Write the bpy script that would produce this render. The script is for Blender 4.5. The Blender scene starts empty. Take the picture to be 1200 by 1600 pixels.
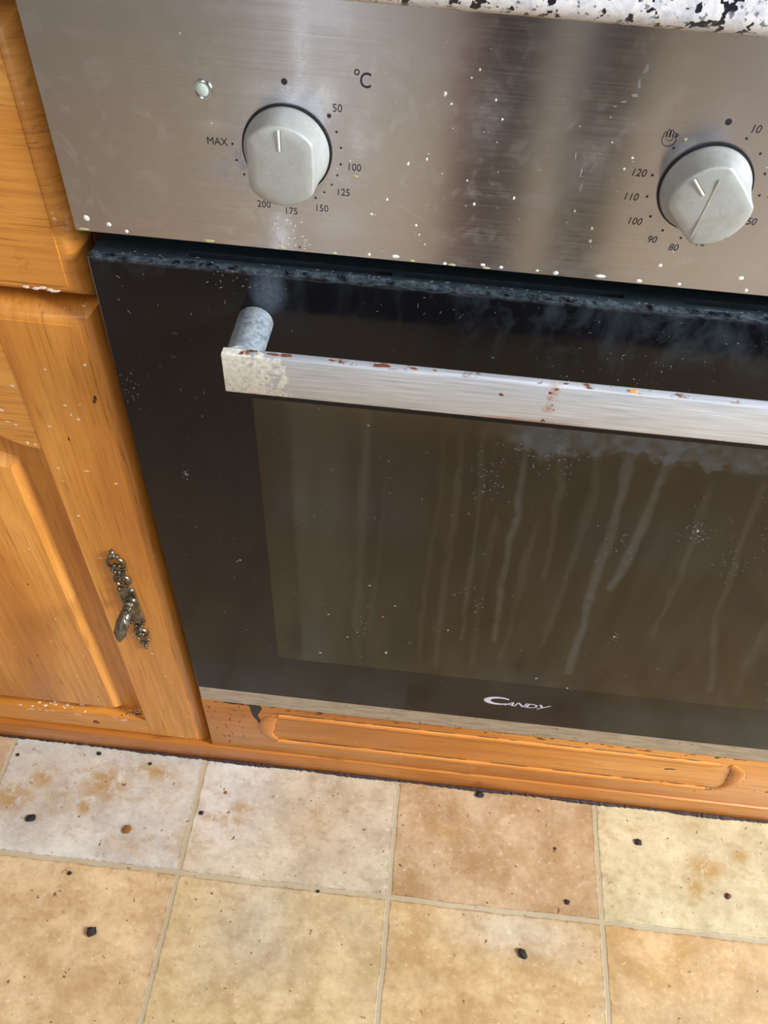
import bpy, bmesh, math, random
import numpy as np
from mathutils import Vector, Matrix

random.seed(7)
rng = np.random.default_rng(11)
S = 0.001                                   # all the numbers below are millimetres
scene = bpy.context.scene
COL = scene.collection

# ------------------------------------------------------------------ camera
cd = bpy.data.cameras.new('camera'); cam = bpy.data.objects.new('camera', cd); COL.objects.link(cam)
cd.sensor_fit = 'VERTICAL'; cd.sensor_height = 24; cd.lens = 24 * 1277.6 / 1600
cd.clip_start = 0.01
RX = Vector((0.99421394, 0.09689575, 0.04636653)); UP = Vector((-0.10369105, 0.75299193, 0.64980868)); BK = Vector((0.02805008, -0.65085664, 0.7586823))
mw = Matrix.Identity(4)
for i, v in enumerate((RX, UP, BK)):
    for j in range(3): mw[j][i] = v[j]
mw.translation = Vector((180.54, -361.0, 715.32)) * S
cam.matrix_world = mw
scene.camera = cam

# ------------------------------------------------------------------ light
scene.view_settings.view_transform = 'Standard'
scene.view_settings.look = 'None'
scene.view_settings.exposure = 0.15
scene.view_settings.gamma = 1.0
scene.view_settings.use_curve_mapping = False
w = bpy.data.worlds.new('sky'); scene.world = w; w.use_nodes = True
w.node_tree.nodes['Background'].inputs[0].default_value = (0.75, 0.85, 1.0, 1)
w.node_tree.nodes['Background'].inputs[1].default_value = 0.6

def area(name, loc, target, sx, sy, power, color):
    l = bpy.data.lights.new(name, 'AREA'); l.shape = 'RECTANGLE'; l.size = sx; l.size_y = sy
    l.energy = power; l.color = color
    o = bpy.data.objects.new(name, l); COL.objects.link(o)
    o.location = loc
    o.rotation_euler = (Vector(target) - Vector(loc)).to_track_quat('-Z', 'Y').to_euler()
    return o
# daylight through the window on the right, plus an added streak light opposite and an added warm ceiling fill
area('window_daylight', (1.93, -0.50, 1.30), (0.1, -0.10, 0.2), 0.38, 0.8, 84, (0.89, 0.945, 1.0))
area('added_streak_light', (-0.19, -2.13, 0.95), (-0.19, 0, 0.6), 0.10, 1.9, 9, (0.86, 0.93, 1.0))
area('ceiling_fill', (0.3, -1.15, 2.20), (0.3, -1.0, 0), 0.9, 0.9, 8, (1.0, 0.93, 0.86))

# ------------------------------------------------------------------ node helpers
class NT:
    def __init__(s, name):
        s.m = bpy.data.materials.new(name); s.m.use_nodes = True
        s.t = s.m.node_tree; s.b = s.t.nodes['Principled BSDF']; s.out = s.t.nodes['Material Output']
        s._tc = None
    def n(s, typ, **kw):
        nd = s.t.nodes.new(typ)
        for k, v in kw.items():
            if hasattr(nd, k): setattr(nd, k, v)
        return nd
    def link(s, a, b): s.t.links.new(a, b)
    def put(s, sock, v):
        if hasattr(v, 'is_output') or isinstance(v, bpy.types.NodeSocket): s.link(v, sock)
        else:
            if isinstance(v, (tuple, list)) and len(v) == 3 and sock.type == 'RGBA': v = (*v, 1)
            sock.default_value = v
    def co(s):
        if not s._tc: s._tc = s.n('ShaderNodeTexCoord')
        return s._tc.outputs['Object']
    def mapping(s, scale=(1, 1, 1), rot=(0, 0, 0), loc=(0, 0, 0)):
        m = s.n('ShaderNodeMapping'); s.link(s.co(), m.inputs[0])
        m.inputs['Scale'].default_value = scale; m.inputs['Rotation'].default_value = rot; m.inputs['Location'].default_value = loc
        return m.outputs[0]
    def noise(s, vec=None, scale=5, detail=4, rough=.55, dist=0):
        n = s.n('ShaderNodeTexNoise'); s.link(vec if vec is not None else s.co(), n.inputs['Vector'])
        n.inputs['Scale'].default_value = scale; n.inputs['Detail'].default_value = detail
        n.inputs['Roughness'].default_value = rough; n.inputs['Distortion'].default_value = dist
        return n.outputs['Fac']
    def ramp(s, f, stops):
        r = s.n('ShaderNodeValToRGB'); s.put(r.inputs[0], f)
        el = r.color_ramp.elements
        while len(el) < len(stops): el.new(0.5)
        for e, (p, c) in zip(el, stops):
            e.position = p; e.color = (*c, 1) if isinstance(c, (tuple, list)) else (c, c, c, 1)
        return r.outputs[0]
    def mix(s, f, a, b, mode='MIX'):
        m = s.n('ShaderNodeMix'); m.data_type = 'RGBA'; m.blend_type = mode
        s.put(m.inputs[0], f); s.put(m.inputs[6], a); s.put(m.inputs[7], b)
        return m.outputs[2]
    def math(s, op, a, b=0.0, c=0.0, clamp=False):
        m = s.n('ShaderNodeMath'); m.operation = op; m.use_clamp = clamp
        s.put(m.inputs[0], a); s.put(m.inputs[1], b); s.put(m.inputs[2], c)
        return m.outputs[0]
    def maprange(s, v, a, b, c=0.0, d=1.0):
        m = s.n('ShaderNodeMapRange'); s.put(m.inputs[0], v)
        for i, q in zip((1, 2, 3, 4), (a, b, c, d)): m.inputs[i].default_value = q
        return m.outputs[0]
    def xyz(s):
        x = s.n('ShaderNodeSeparateXYZ'); s.link(s.co(), x.inputs[0]); return x.outputs
    def attr(s, name):
        a = s.n('ShaderNodeAttribute'); a.attribute_name = name; return a
    def bump(s, h, strength=.3, dist=.001):
        b = s.n('ShaderNodeBump'); s.put(b.inputs['Height'], h)
        b.inputs['Strength'].default_value = strength; b.inputs['Distance'].default_value = dist
        s.link(b.outputs[0], s.b.inputs['Normal']); return b
    def set(s, **kw):
        names = dict(base='Base Color', rough='Roughness', metal='Metallic', spec='Specular IOR Level', coat='Coat Weight',
                     coatr='Coat Roughness', trans='Transmission Weight', alpha='Alpha', aniso='Anisotropic', anrot='Anisotropic Rotation',
                     emis='Emission Color', emstr='Emission Strength', ior='IOR', tangent='Tangent')
        for k, v in kw.items(): s.put(s.b.inputs[names[k]], v)
        return s.m

def srgb(r, g, b):
    f = lambda c: (c / 255 / 12.92) if c / 255 <= .04045 else ((c / 255 + .055) / 1.055) ** 2.4
    return (f(r), f(g), f(b))
def simple(name, rgb, rough=.5, metal=0, **kw):
    t = NT(name); return t.set(base=srgb(*rgb), rough=rough, metal=metal, **kw)

# ------------------------------------------------------------------ materials
def oak(name, grain, tint=(1, 1, 1), wear=True, seed=0.0):
    """honey oak; grain = axis the fibres run along (0 x, 2 z)"""
    t = NT(name)
    sc = [330.0, 90.0, 330.0]; sc[grain] = 9.0
    v = t.mapping(scale=sc, loc=(seed, seed * 1.7, seed))
    big = [9.0, 9.0, 9.0]; big[grain] = 1.6
    vb = t.mapping(scale=big, loc=(seed * 2, 0, seed))
    g1 = t.noise(v, 1.0, 6, .6, .12)
    g2 = t.noise(vb, 1.6, 3, .5, 1.2)
    vp = [620.0, 200.0, 620.0]; vp[grain] = 30.0
    g3 = t.noise(t.mapping(scale=vp, loc=(seed, seed, 0)), 1.0, 3, .5)
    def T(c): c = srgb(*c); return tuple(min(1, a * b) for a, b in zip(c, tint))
    base = t.ramp(g2, [(.25, T((180, 112, 42))), (.5, T((208, 140, 60))), (.75, T((226, 164, 84)))])
    dark = t.maprange(g1, .46, .66, 0, .42)
    c = t.mix(dark, base, T((156, 92, 28)))
    pore = t.maprange(g3, .58, .72, 0, .5)
    c = t.mix(pore, c, T((112, 60, 18)))
    if wear:
        sp = t.maprange(t.noise(None, 260, 2, .5), .735, .77, 0, .75)
        c = t.mix(sp, c, srgb(225, 205, 185))
        st = t.maprange(t.noise(t.mapping(loc=(3 + seed, 1, 2)), 55, 5, .65), .66, .78, 0, .55)
        c = t.mix(st, c, srgb(84, 36, 18))
    t.bump(t.math('ADD', t.math('MULTIPLY', g1, -.6), t.math('MULTIPLY', pore, -.8)), .35, .0006)
    return t.set(base=c, rough=t.maprange(g2, .2, .8, .34, .46), spec=.45, coat=.25, coatr=.22)
OAK_V = oak('honey_oak_upright_grain', 2, seed=.3)
OAK_H = oak('honey_oak_level_grain', 0, seed=1.9)
OAK_P = oak('honey_oak_panel', 2, tint=(1.0, .98, .95), seed=4.1)
OAK_B = oak('honey_oak_decor_board', 0, tint=(.93, .84, .75), seed=6.6)
OAK_K = oak('honey_oak_plinth', 0, tint=(.78, .66, .55), wear=False, seed=8.2)
OAK_BEAD = oak('honey_oak_bead', 0, tint=(1.05, .95, .85), wear=False, seed=2.2)
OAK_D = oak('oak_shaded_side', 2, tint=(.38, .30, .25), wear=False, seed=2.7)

def steel():
    t = NT('brushed_steel')
    x = t.xyz()
    fine = t.noise(t.mapping(scale=(6, 6, 1600)), 1.0, 4, .6)
    cl = t.noise(t.mapping(scale=(14, 1, 5)), 1.0, 3, .5)
    col = t.mix(t.maprange(cl, .3, .7), srgb(184, 184, 191), srgb(199, 199, 206))
    a = t.attr('grime').outputs['Color']
    sep = t.n('ShaderNodeSeparateColor'); t.link(a, sep.inputs[0])
    n1 = t.noise(None, 330, 6, .75)
    n2 = t.noise(None, 90, 5, .65, .8)
    white = t.math('MULTIPLY', sep.outputs[0], t.maprange(t.math('ADD', t.math('MULTIPLY', n1, .6), t.math('MULTIPLY', n2, .4)), .34, .80), clamp=True)
    brown = t.math('MULTIPLY', sep.outputs[1], t.maprange(n2, .35, .65), clamp=True)
    haze = t.math('MULTIPLY', t.maprange(n2, .5, .9, 0, .22), 1.0)
    m = t.math('MAXIMUM', white, haze)
    c = t.mix(m, col, srgb(214, 212, 212))
    c = t.mix(t.math('MULTIPLY', brown, .75), c, srgb(92, 74, 56))
    sm = t.math('MAXIMUM', m, brown)
    r = t.math('ADD', t.maprange(fine, .3, .7, .19, .25), t.math('MULTIPLY', sm, .3))
    tan = t.n('ShaderNodeTangent'); tan.direction_type = 'RADIAL'; tan.axis = 'X'
    return t.set(base=c, metal=t.math('SUBTRACT', 1.0, t.math('MULTIPLY', sm, .8)), rough=r, aniso=.9, tangent=tan.outputs[0])
STEEL = steel()

def strip_metal():
    t = NT('dull_steel_strip')
    n = t.noise(t.mapping(scale=(40, 40, 200)), 1.0, 5, .6)
    c = t.ramp(n, [(.3, srgb(150, 136, 118)), (.62, srgb(186, 175, 158)), (.78, srgb(110, 86, 62))])
    return t.set(base=c, metal=.45, rough=.5)
STRIP = strip_metal()

def handle_metal():
    t = NT('worn_brushed_aluminium')
    x = t.xyz()
    fine = t.noise(t.mapping(scale=(26, 900, 900)), 1.0, 4, .6)
    cl = t.noise(t.mapping(scale=(30, 60, 160)), 1.0, 4, .65)
    c = t.mix(t.maprange(fine, .3, .7), srgb(180, 184, 192), srgb(224, 229, 238))
    n = t.noise(None, 120, 8, .7, .5)
    edge = t.math('ADD', n, t.maprange(x[0], .079, .128, .30, -.30))
    edge = t.math('ADD', edge, t.maprange(x[2], .425, .452, .10, -.05))
    mask = t.maprange(edge, .50, .53)
    pit = t.noise(None, 420, 5, .7)
    worn = t.ramp(pit, [(.3, srgb(176, 168, 146)), (.46, srgb(222, 220, 208)), (.7, srgb(242, 242, 236))])
    c = t.mix(mask, c, worn)
    rn = t.noise(t.mapping(scale=(1, 1, 2), loc=(.3, .1, .9)), 60, 6, .7)
    # rust creeping in from the lower edge and a stained crack
    low = t.maprange(x[2], .4262, .4250)
    rl = t.math('MULTIPLY', low, t.maprange(rn, .42, .52), clamp=True)
    dx = t.math('ABSOLUTE', t.math('SUBTRACT', t.math('ADD', x[0], t.math('MULTIPLY', t.math('SUBTRACT', n, .5), .012)), .2475))
    cr = t.math('MULTIPLY', t.maprange(dx, .0045, .0008), t.maprange(rn, .42, .62), clamp=True)
    gl = t.math('MULTIPLY', t.maprange(t.math('ABSOLUTE', t.math('SUBTRACT', x[0], .238)), .035, .012), t.maprange(t.math('ADD', x[2], t.math('MULTIPLY', n, .002)), .4285, .4268), clamp=True)
    ru = t.math('MAXIMUM', rl, t.math('MAXIMUM', cr, gl))
    c = t.mix(t.math('MULTIPLY', ru, .8), c, srgb(150, 88, 40))
    # rust speckle on the top face
    topm = t.math('MULTIPLY', t.maprange(x[2], .4488, .4500), t.math('MULTIPLY', t.maprange(x[1], -.0395, -.0385), t.maprange(rn, .56, .63)), clamp=True)
    c = t.mix(topm, c, srgb(108, 58, 28))
    sm = t.math('MAXIMUM', mask, t.math('MAXIMUM', ru, topm))
    t.bump(t.math('ADD', t.math('MULTIPLY', pit, mask), t.math('MULTIPLY', fine, .1)), .35, .0005)
    return t.set(base=c, metal=t.math('SUBTRACT', .42, t.math('MULTIPLY', sm, .4)), rough=t.math('ADD', .36, t.math('MULTIPLY', sm, .25)))
HANDLE = handle_metal()

def post_metal():
    t = NT('scuffed_zinc')
    n = t.noise(None, 300, 8, .75, .8)
    c = t.ramp(n, [(.32, srgb(150, 164, 178)), (.5, srgb(200, 212, 222)), (.68, srgb(226, 234, 238))])
    t.bump(n, .3, .0006)
    return t.set(base=c, metal=.75, rough=t.maprange(n, .3, .7, .3, .55))
POST = post_metal()

def black_glass():
    t = NT('black_printed_glass')
    x = t.xyz()
    n = t.noise(t.mapping(scale=(1, 1, .55)), 38, 7, .66, .6)
    f = t.noise(None, 420, 4, .7)
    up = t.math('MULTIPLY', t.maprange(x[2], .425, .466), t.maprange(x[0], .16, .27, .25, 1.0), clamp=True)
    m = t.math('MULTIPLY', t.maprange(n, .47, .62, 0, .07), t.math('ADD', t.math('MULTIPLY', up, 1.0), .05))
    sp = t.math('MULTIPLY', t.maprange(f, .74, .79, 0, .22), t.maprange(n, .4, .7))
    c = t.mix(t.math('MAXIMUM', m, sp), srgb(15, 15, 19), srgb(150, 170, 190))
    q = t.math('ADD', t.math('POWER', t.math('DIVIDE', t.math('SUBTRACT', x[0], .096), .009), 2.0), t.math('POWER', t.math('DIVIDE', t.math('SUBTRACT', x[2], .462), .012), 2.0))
    c = t.mix(t.math('MULTIPLY', t.maprange(q, 1.6, 0, 0, .16), t.maprange(f, .3, .7, .5, 1.3)), c, srgb(150, 170, 195))  # blurred bluish reflection of the handle post, painted into the glass colour
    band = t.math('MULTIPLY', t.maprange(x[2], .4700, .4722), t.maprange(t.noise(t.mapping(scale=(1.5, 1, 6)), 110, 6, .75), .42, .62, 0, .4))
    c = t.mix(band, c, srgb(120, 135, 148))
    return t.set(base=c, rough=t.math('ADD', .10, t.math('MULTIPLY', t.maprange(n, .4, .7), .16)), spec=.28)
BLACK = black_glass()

def window_glass():
    t = NT('grimy_tinted_glass')
    film = t.attr('film').outputs['Fac']
    n = t.noise(None, 260, 6, .72)
    nb = t.noise(t.mapping(scale=(1.6, 1, .28)), 32, 5, .6, .4)
    m = t.math('MULTIPLY', film, t.maprange(n, .2, .8, .72, 1.2))
    m = t.math('ADD', m, t.maprange(nb, .35, .75, 0, .05))
    f = t.noise(None, 500, 3, .6)
    m = t.math('ADD', m, t.maprange(f, .76, .80, 0, .25), clamp=True)
    c = t.ramp(film, [(.10, srgb(102, 90, 76)), (.20, srgb(110, 104, 88)), (.36, srgb(112, 122, 130))])
    d = t.n('ShaderNodeBsdfDiffuse'); t.link(c, d.inputs[0])
    tr = t.n('ShaderNodeBsdfTransparent'); tr.inputs[0].default_value = (.50, .47, .42, 1)
    g = t.n('ShaderNodeBsdfGlossy'); g.inputs['Roughness'].default_value = .12
    fr = t.n('ShaderNodeFresnel'); fr.inputs[0].default_value = 1.5
    m1 = t.n('ShaderNodeMixShader'); t.link(m, m1.inputs[0]); t.link(tr.outputs[0], m1.inputs[1]); t.link(d.outputs[0], m1.inputs[2])
    m2 = t.n('ShaderNodeMixShader'); t.link(fr.outputs[0], m2.inputs[0]); t.link(m1.outputs[0], m2.inputs[1]); t.link(g.outputs[0], m2.inputs[2])
    t.link(m2.outputs[0], t.out.inputs[0])
    return t.m
WINDOW = window_glass()

def granite():
    t = NT('speckled_laminate')
    v = t.n('ShaderNodeTexVoronoi'); v.inputs['Scale'].default_value = 210; t.link(t.mapping(scale=(1, 1, 1)), v.inputs['Vector'])
    n = t.noise(None, 235, 2, .5, .2)
    n2 = t.noise(t.mapping(loc=(2, 3, 1)), 150, 5, .7, 1.0)
    c = t.ramp(n2, [(.35, srgb(196, 200, 216)), (.52, srgb(232, 234, 240)), (.7, srgb(250, 250, 250))])
    c = t.mix(t.maprange(n, .585, .605), c, srgb(24, 26, 44))
    c = t.mix(t.maprange(t.noise(t.mapping(loc=(5, 1, 7)), 330, 3, .6), .60, .64, 0, .8), c, srgb(90, 92, 108))
    x = t.xyz()
    low = t.math('MULTIPLY', t.maprange(x[2], .6105, .6085), t.maprange(n2, .4, .55, .1, .8), clamp=True)
    c = t.mix(low, c, srgb(150, 130, 92))
    return t.set(base=c, rough=.3, spec=.5)
GRANITE = granite()

TS = 211.63; TX0 = -9.8; TY0 = -120.5
def floor_mat():
    t = NT('stone_effect_vinyl')
    x = t.xyz()
    tint = t.attr('tile_tint').outputs['Color']
    st = t.n('ShaderNodeSeparateColor'); t.link(t.attr('spill').outputs['Color'], st.inputs[0])
    n1 = t.noise(t.mapping(loc=(1, 2, 0)), 20, 9, .68, .2)
    n2 = t.noise(t.mapping(scale=(1, 1.4, 1)), 85, 8, .74, .25)
    n3 = t.noise(t.mapping(loc=(7, 3, 0)), 9, 5, .6, .5)
    c = t.mix(t.maprange(n1, .39, .63, 0, .85), t.mix(.34, tint, srgb(120, 92, 64)), t.mix(.22, tint, srgb(240, 224, 196)))
    c = t.mix(t.maprange(n2, .5, .64, 0, .62), c, t.mix(.6, c, srgb(150, 112, 70)))
    c = t.mix(t.maprange(n2, .46, .30, 0, .3), c, t.mix(.5, c, srgb(246, 230, 204)))
    c = t.mix(t.maprange(n3, .46, .66, 0, .42), c, t.mix(.65, c, srgb(150, 138, 124)))
    n4 = t.noise(t.mapping(loc=(4, 4, 0)), 210, 5, .75)
    c = t.mix(t.maprange(n4, .56, .70, 0, .45), c, t.mix(.5, c, srgb(130, 92, 54)))
    c = t.mix(t.maprange(n4, .42, .30, 0, .35), c, srgb(240, 228, 208))
    # brown spills
    sn = t.math('MULTIPLY', st.outputs[0], t.maprange(t.noise(None, 75, 8, .75, .2), .38, .52), clamp=True)
    c = t.mix(t.math('MULTIPLY', sn, .8), c, srgb(160, 122, 62))
    # grout lines
    def line(co, off, size, wid):
        u = t.math('DIVIDE', t.math('SUBTRACT', t.math('ADD', co, t.math('MULTIPLY', t.math('SUBTRACT', n1, .5), .006)), off), size)
        f = t.math('SUBTRACT', u, t.math('ROUND', u))
        return t.math('MULTIPLY', t.math('ABSOLUTE', f), size)
    dx = line(x[0], TX0 * S, TS * S, 0); dy = line(x[1], TY0 * S, TS * S, 0)
    d = t.math('MINIMUM', dx, dy)
    g = t.maprange(d, .0026, .0018)
    rim = t.math('MULTIPLY', t.maprange(t.math('ABSOLUTE', t.math('SUBTRACT', d, .0028)), .0009, .0002), t.maprange(n2, .38, .6), clamp=True)
    c = t.mix(g, c, t.mix(n1, srgb(144, 128, 100), srgb(196, 180, 150)))
    c = t.mix(t.math('MULTIPLY', rim, .55), c, srgb(96, 72, 46))
    # specks of dirt
    sp = t.maprange(t.noise(t.mapping(loc=(.3, .9, 0)), 150, 3, .6), .68, .71, 0, .85)
    c = t.mix(sp, c, srgb(92, 60, 32))
    t.bump(t.math('ADD', t.math('MULTIPLY', g, -1.0), t.math('MULTIPLY', n2, .25)), .4, .0009)
    return t.set(base=c, rough=t.maprange(n1, .3, .7, .30, .46), spec=.45)
FLOOR = floor_mat()

def knob_mat():
    t = NT('silver_painted_plastic')
    n = t.noise(None, 180, 6, .7)
    n2 = t.noise(None, 700, 3, .6)
    c = t.mix(t.maprange(n, .45, .75, 0, .5), srgb(170, 173, 172), srgb(150, 142, 118))
    c = t.mix(t.maprange(n2, .66, .74, 0, .6), c, srgb(222, 214, 190))
    t.bump(n2, .12, .0003)
    return t.set(base=c, rough=.42, metal=.25, spec=.5)
KNOB = knob_mat()
BLK = simple('black_plastic', (16, 17, 22), .45)
def vent_mat():
    t = NT('dusty_black_metal')
    n = t.noise(t.mapping(scale=(1, 1.6, 1)), 150, 7, .75)
    x = t.xyz()
    front = t.maprange(x[1], .0072, .0040)
    m = t.math('MULTIPLY', t.maprange(n, .48, .66, 0, .5), t.math('ADD', front, .12), clamp=True)
    c = t.mix(m, srgb(40, 52, 60), srgb(150, 168, 180))
    return t.set(base=c, rough=.45, spec=.5)
VENT = vent_mat()
INK = simple('printed_ink', (32, 32, 44), .6)
LOGO = simple('printed_silver', (206, 204, 220), .5)
DRIP = simple('dried_white_splash', (226, 232, 226), .35)
DRIPG = simple('dried_greenish_splash', (168, 168, 120), .35)
RUST = simple('rust', (104, 52, 22), .8)
RUSTO = simple('orange_crumb', (206, 140, 52), .7)
CHIP = simple('dark_chip', (34, 26, 26), .6)
CRUMBD = simple('burnt_crumb', (30, 20, 18), .7)
CRUMBB = simple('brown_crumb', (128, 84, 24), .6)
INNER = simple('inner_door_frame', (40, 38, 34), .5)
ENAMEL = simple('grey_enamel', (48, 42, 36), .35)
def brass():
    t = NT('antique_brass')
    n = t.noise(None, 160, 3, .5)
    c = t.ramp(n, [(.3, srgb(74, 66, 54)), (.55, srgb(112, 104, 88)), (.75, srgb(156, 154, 152))])
    return t.set(base=c, metal=.75, rough=.30)
BRASS = brass()
LENS = simple('clear_lens', (196, 214, 210), .12, spec=.8)
CHROME = simple('chrome_ring', (190, 196, 198), .2, 1)
LINE = simple('pale_line', (226, 226, 218), .4)

# ------------------------------------------------------------------ mesh helpers
def link(name, me, mats, parent=None):
    o = bpy.data.objects.new(name, me); COL.objects.link(o)
    for m in (mats if isinstance(mats, (list, tuple)) else [mats]): me.materials.append(m)
    if parent is not None:
        o.parent = parent
        o.matrix_parent_inverse = parent.matrix_basis.inverted() if parent.parent is None else (parent.parent.matrix_basis.inverted() if False else Matrix.Identity(4))
    return o
def finish(name, bm, mats, parent=None, smooth=True, ang=35):
    me = bpy.data.meshes.new(name); 
    bmesh.ops.recalc_face_normals(bm, faces=bm.faces)
    for v in bm.verts: v.co *= S
    bm.to_mesh(me); bm.free()
    if smooth:
        for p in me.polygons: p.use_smooth = True
        try: me.set_sharp_from_angle(angle=math.radians(ang))
        except Exception: pass
    return link(name, me, mats, parent)
def empty(name, loc, label, cat, group=None, kind=None):
    o = bpy.data.objects.new(name, None); COL.objects.link(o); o.location = Vector(loc) * S
    o.empty_display_size = .02
    tag(o, label, cat, group, kind); return o
def tag(o, label=None, cat=None, group=None, kind=None):
    if label: o['label'] = label
    if cat: o['category'] = cat
    if group: o['group'] = group
    if kind: o['kind'] = kind
    return o
def box(bm, x0, x1, y0, y1, z0, z1, bevel=0, seg=2, mat=0):
    r = bmesh.ops.create_cube(bm, size=1)
    vs = r['verts']
    for v in vs:
        v.co = Vector(((x0 + x1) / 2 + v.co.x * (x1 - x0), (y0 + y1) / 2 + v.co.y * (y1 - y0), (z0 + z1) / 2 + v.co.z * (z1 - z0)))
    fs = {f for v in vs for f in v.link_faces}
    for f in fs: f.material_index = mat
    if bevel:
        es = list({e for v in vs for e in v.link_edges})
        bmesh.ops.bevel(bm, geom=es, offset=bevel, segments=seg, affect='EDGES', profile=.5)
def mkbox(name, a, m, parent=None, bevel=0, seg=2):
    bm = bmesh.new(); box(bm, *a, bevel=bevel, seg=seg); return finish(name, bm, m, parent)
def tube(bm, pts, rad, seg=10, mat=0, flat=1.0, closed=False):
    """round bar along pts; rad a number or list; flat squashes it in depth"""
    n = len(pts); P = [Vector(p) for p in pts]
    R = rad if isinstance(rad, (list, tuple)) else [rad] * n
    rings = []
    for i, p in enumerate(P):
        if closed: d = P[(i + 1) % n] - P[i - 1]
        else: d = P[min(i + 1, n - 1)] - P[max(i - 1, 0)]
        d.normalize()
        ref = Vector((0, 1, 0)) if abs(d.y) < .85 else Vector((0, 0, 1))
        u = d.cross(ref).normalized(); v = d.cross(u).normalized()
        ring = []
        for k in range(seg):
            a = 2 * math.pi * k / seg
            o = u * math.cos(a) * R[i] + v * math.sin(a) * R[i] * flat
            ring.append(bm.verts.new(p + o))
        rings.append(ring)
    m = n if closed else n - 1
    for i in range(m):
        a, b = rings[i], rings[(i + 1) % n]
        for k in range(seg):
            f = bm.faces.new((a[k], a[(k + 1) % seg], b[(k + 1) % seg], b[k])); f.material_index = mat
    if not closed:
        for r in (rings[0], rings[-1]):
            f = bm.faces.new(r); f.material_index = mat
def sphere(bm, c, r, mat=0, sc=(1, 1, 1), seg=10):
    g = bmesh.ops.create_uvsphere(bm, u_segments=seg, v_segments=max(6, seg // 2 + 1), radius=r)
    for v in g['verts']: v.co = Vector(c) + Vector((v.co.x * sc[0], v.co.y * sc[1], v.co.z * sc[2]))
    for f in {f for v in g['verts'] for f in v.link_faces}: f.material_index = mat
def splat(bm, x, y, z, rx, rz, h=.25, mat=0, n=12, rag=.2, normal='y', rot=0.0):
    """a low dried drop standing h proud of a front face (normal -y) or of the floor (normal z)"""
    rim, mid = [], []
    for k in range(n):
        a = 2 * math.pi * k / n; q = 1 + rag * random.uniform(-1, 1)
        u, v = rx * math.cos(a) * q, rz * math.sin(a) * q
        u, v = u * math.cos(rot) - v * math.sin(rot), u * math.sin(rot) + v * math.cos(rot)
        if normal == 'y': rim.append(bm.verts.new((x + u, y + .02, z + v))); mid.append(bm.verts.new((x + u * .6, y - h, z + v * .6)))
        else: rim.append(bm.verts.new((x + u, y + v, z - .02))); mid.append(bm.verts.new((x + u * .6, y + v * .6, z + h)))
    for k in range(n):
        j = (k + 1) % n
        f = bm.faces.new((rim[k], rim[j], mid[j], mid[k])); f.material_index = mat
    f = bm.faces.new(mid); f.material_index = mat
def dense_front(name, x0, x1, z0, z1, y0, y1, step, mats, parent, attrs, extra=None, bevel=0.0):
    """slab whose front face is a fine grid carrying per-vertex wear attributes"""
    nx = int((x1 - x0) / step) + 1; nz = int((z1 - z0) / step) + 1
    X, Z = np.meshgrid(np.linspace(x0, x1, nx), np.linspace(z0, z1, nz))
    Y = np.full_like(X, y0)
    V = np.stack([X, Y, Z], -1).reshape(-1, 3)
    i = np.arange(nx * nz).reshape(nz, nx)
    F = np.stack([i[:-1, :-1], i[:-1, 1:], i[1:, 1:], i[1:, :-1]], -1).reshape(-1, 4)
    c = [(x0, y0), (x1, y0), (x1, y1), (x0, y1)]
    base = len(V)
    V2 = [(a, b, z) for z in (z0, z1) for a, b in c]
    F2 = [[base + 0, base + 3, base + 2, base + 1], [base + 4, base + 5, base + 6, base + 7],
          [base + 1, base + 2, base + 6, base + 5], [base + 2, base + 3, base + 7, base + 6], [base + 3, base + 0, base + 4, base + 7]]
    V = np.vstack([V, V2]); F = np.vstack([F, F2])
    nb = len(V); mi = [0] * len(F)
    allV = V.tolist(); allF = F.tolist()
    if extra:
        eb = bmesh.new(); extra(eb); eb.verts.index_update()
        allV += [tuple(v.co) for v in eb.verts]
        for f in eb.faces: allF.append([nb + v.index for v in f.verts]); mi.append(f.material_index)
        eb.free()
    me = bpy.data.meshes.new(name)
    me.from_pydata([(a * S, b * S, cc * S) for a, b, cc in allV], [], allF)
    me.polygons.foreach_set('material_index', mi)
    nv = len(me.vertices)
    for an, (kind, fn) in attrs.items():
        if kind == 'FLOAT':
            at = me.attributes.new(an, 'FLOAT', 'POINT'); d = np.zeros(nv, np.float32); d[:nx * nz] = fn(X, Z).reshape(-1)
            at.data.foreach_set('value', d)
        else:
            at = me.attributes.new(an, 'FLOAT_COLOR', 'POINT'); d = np.zeros((nv, 4), np.float32); d[:, 3] = 1; d[:nx * nz, :3] = fn(X, Z).reshape(-1, 3)
            at.data.foreach_set('color', d.reshape(-1))
    me.update()
    return link(name, me, mats, parent)
def vnoise(X, Z, s, seed):
    """smooth value noise, cell size s"""
    r = np.random.default_rng(seed).random((256, 256))
    u, v = X / s + 500, Z / s + 500
    i, j = np.floor(u).astype(int), np.floor(v).astype(int); fu, fv = u - i, v - j
    fu = fu * fu * (3 - 2 * fu); fv = fv * fv * (3 - 2 * fv)
    g = lambda a, b: r[a % 256, b % 256]
    return (g(i, j) * (1 - fu) + g(i + 1, j) * fu) * (1 - fv) + (g(i, j + 1) * (1 - fu) + g(i + 1, j + 1) * fu) * fv
def gauss(X, Z, x, z, sx, sz): return np.exp(-((X - x) / sx) ** 2 - ((Z - z) / sz) ** 2)
def segdist(X, Z, a, b):
    ax, az = a; bx, bz = b; dx, dz = bx - ax, bz - az
    t = np.clip(((X - ax) * dx + (Z - az) * dz) / (dx * dx + dz * dz), 0, 1)
    return np.hypot(X - ax - t * dx, Z - az - t * dz)
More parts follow.
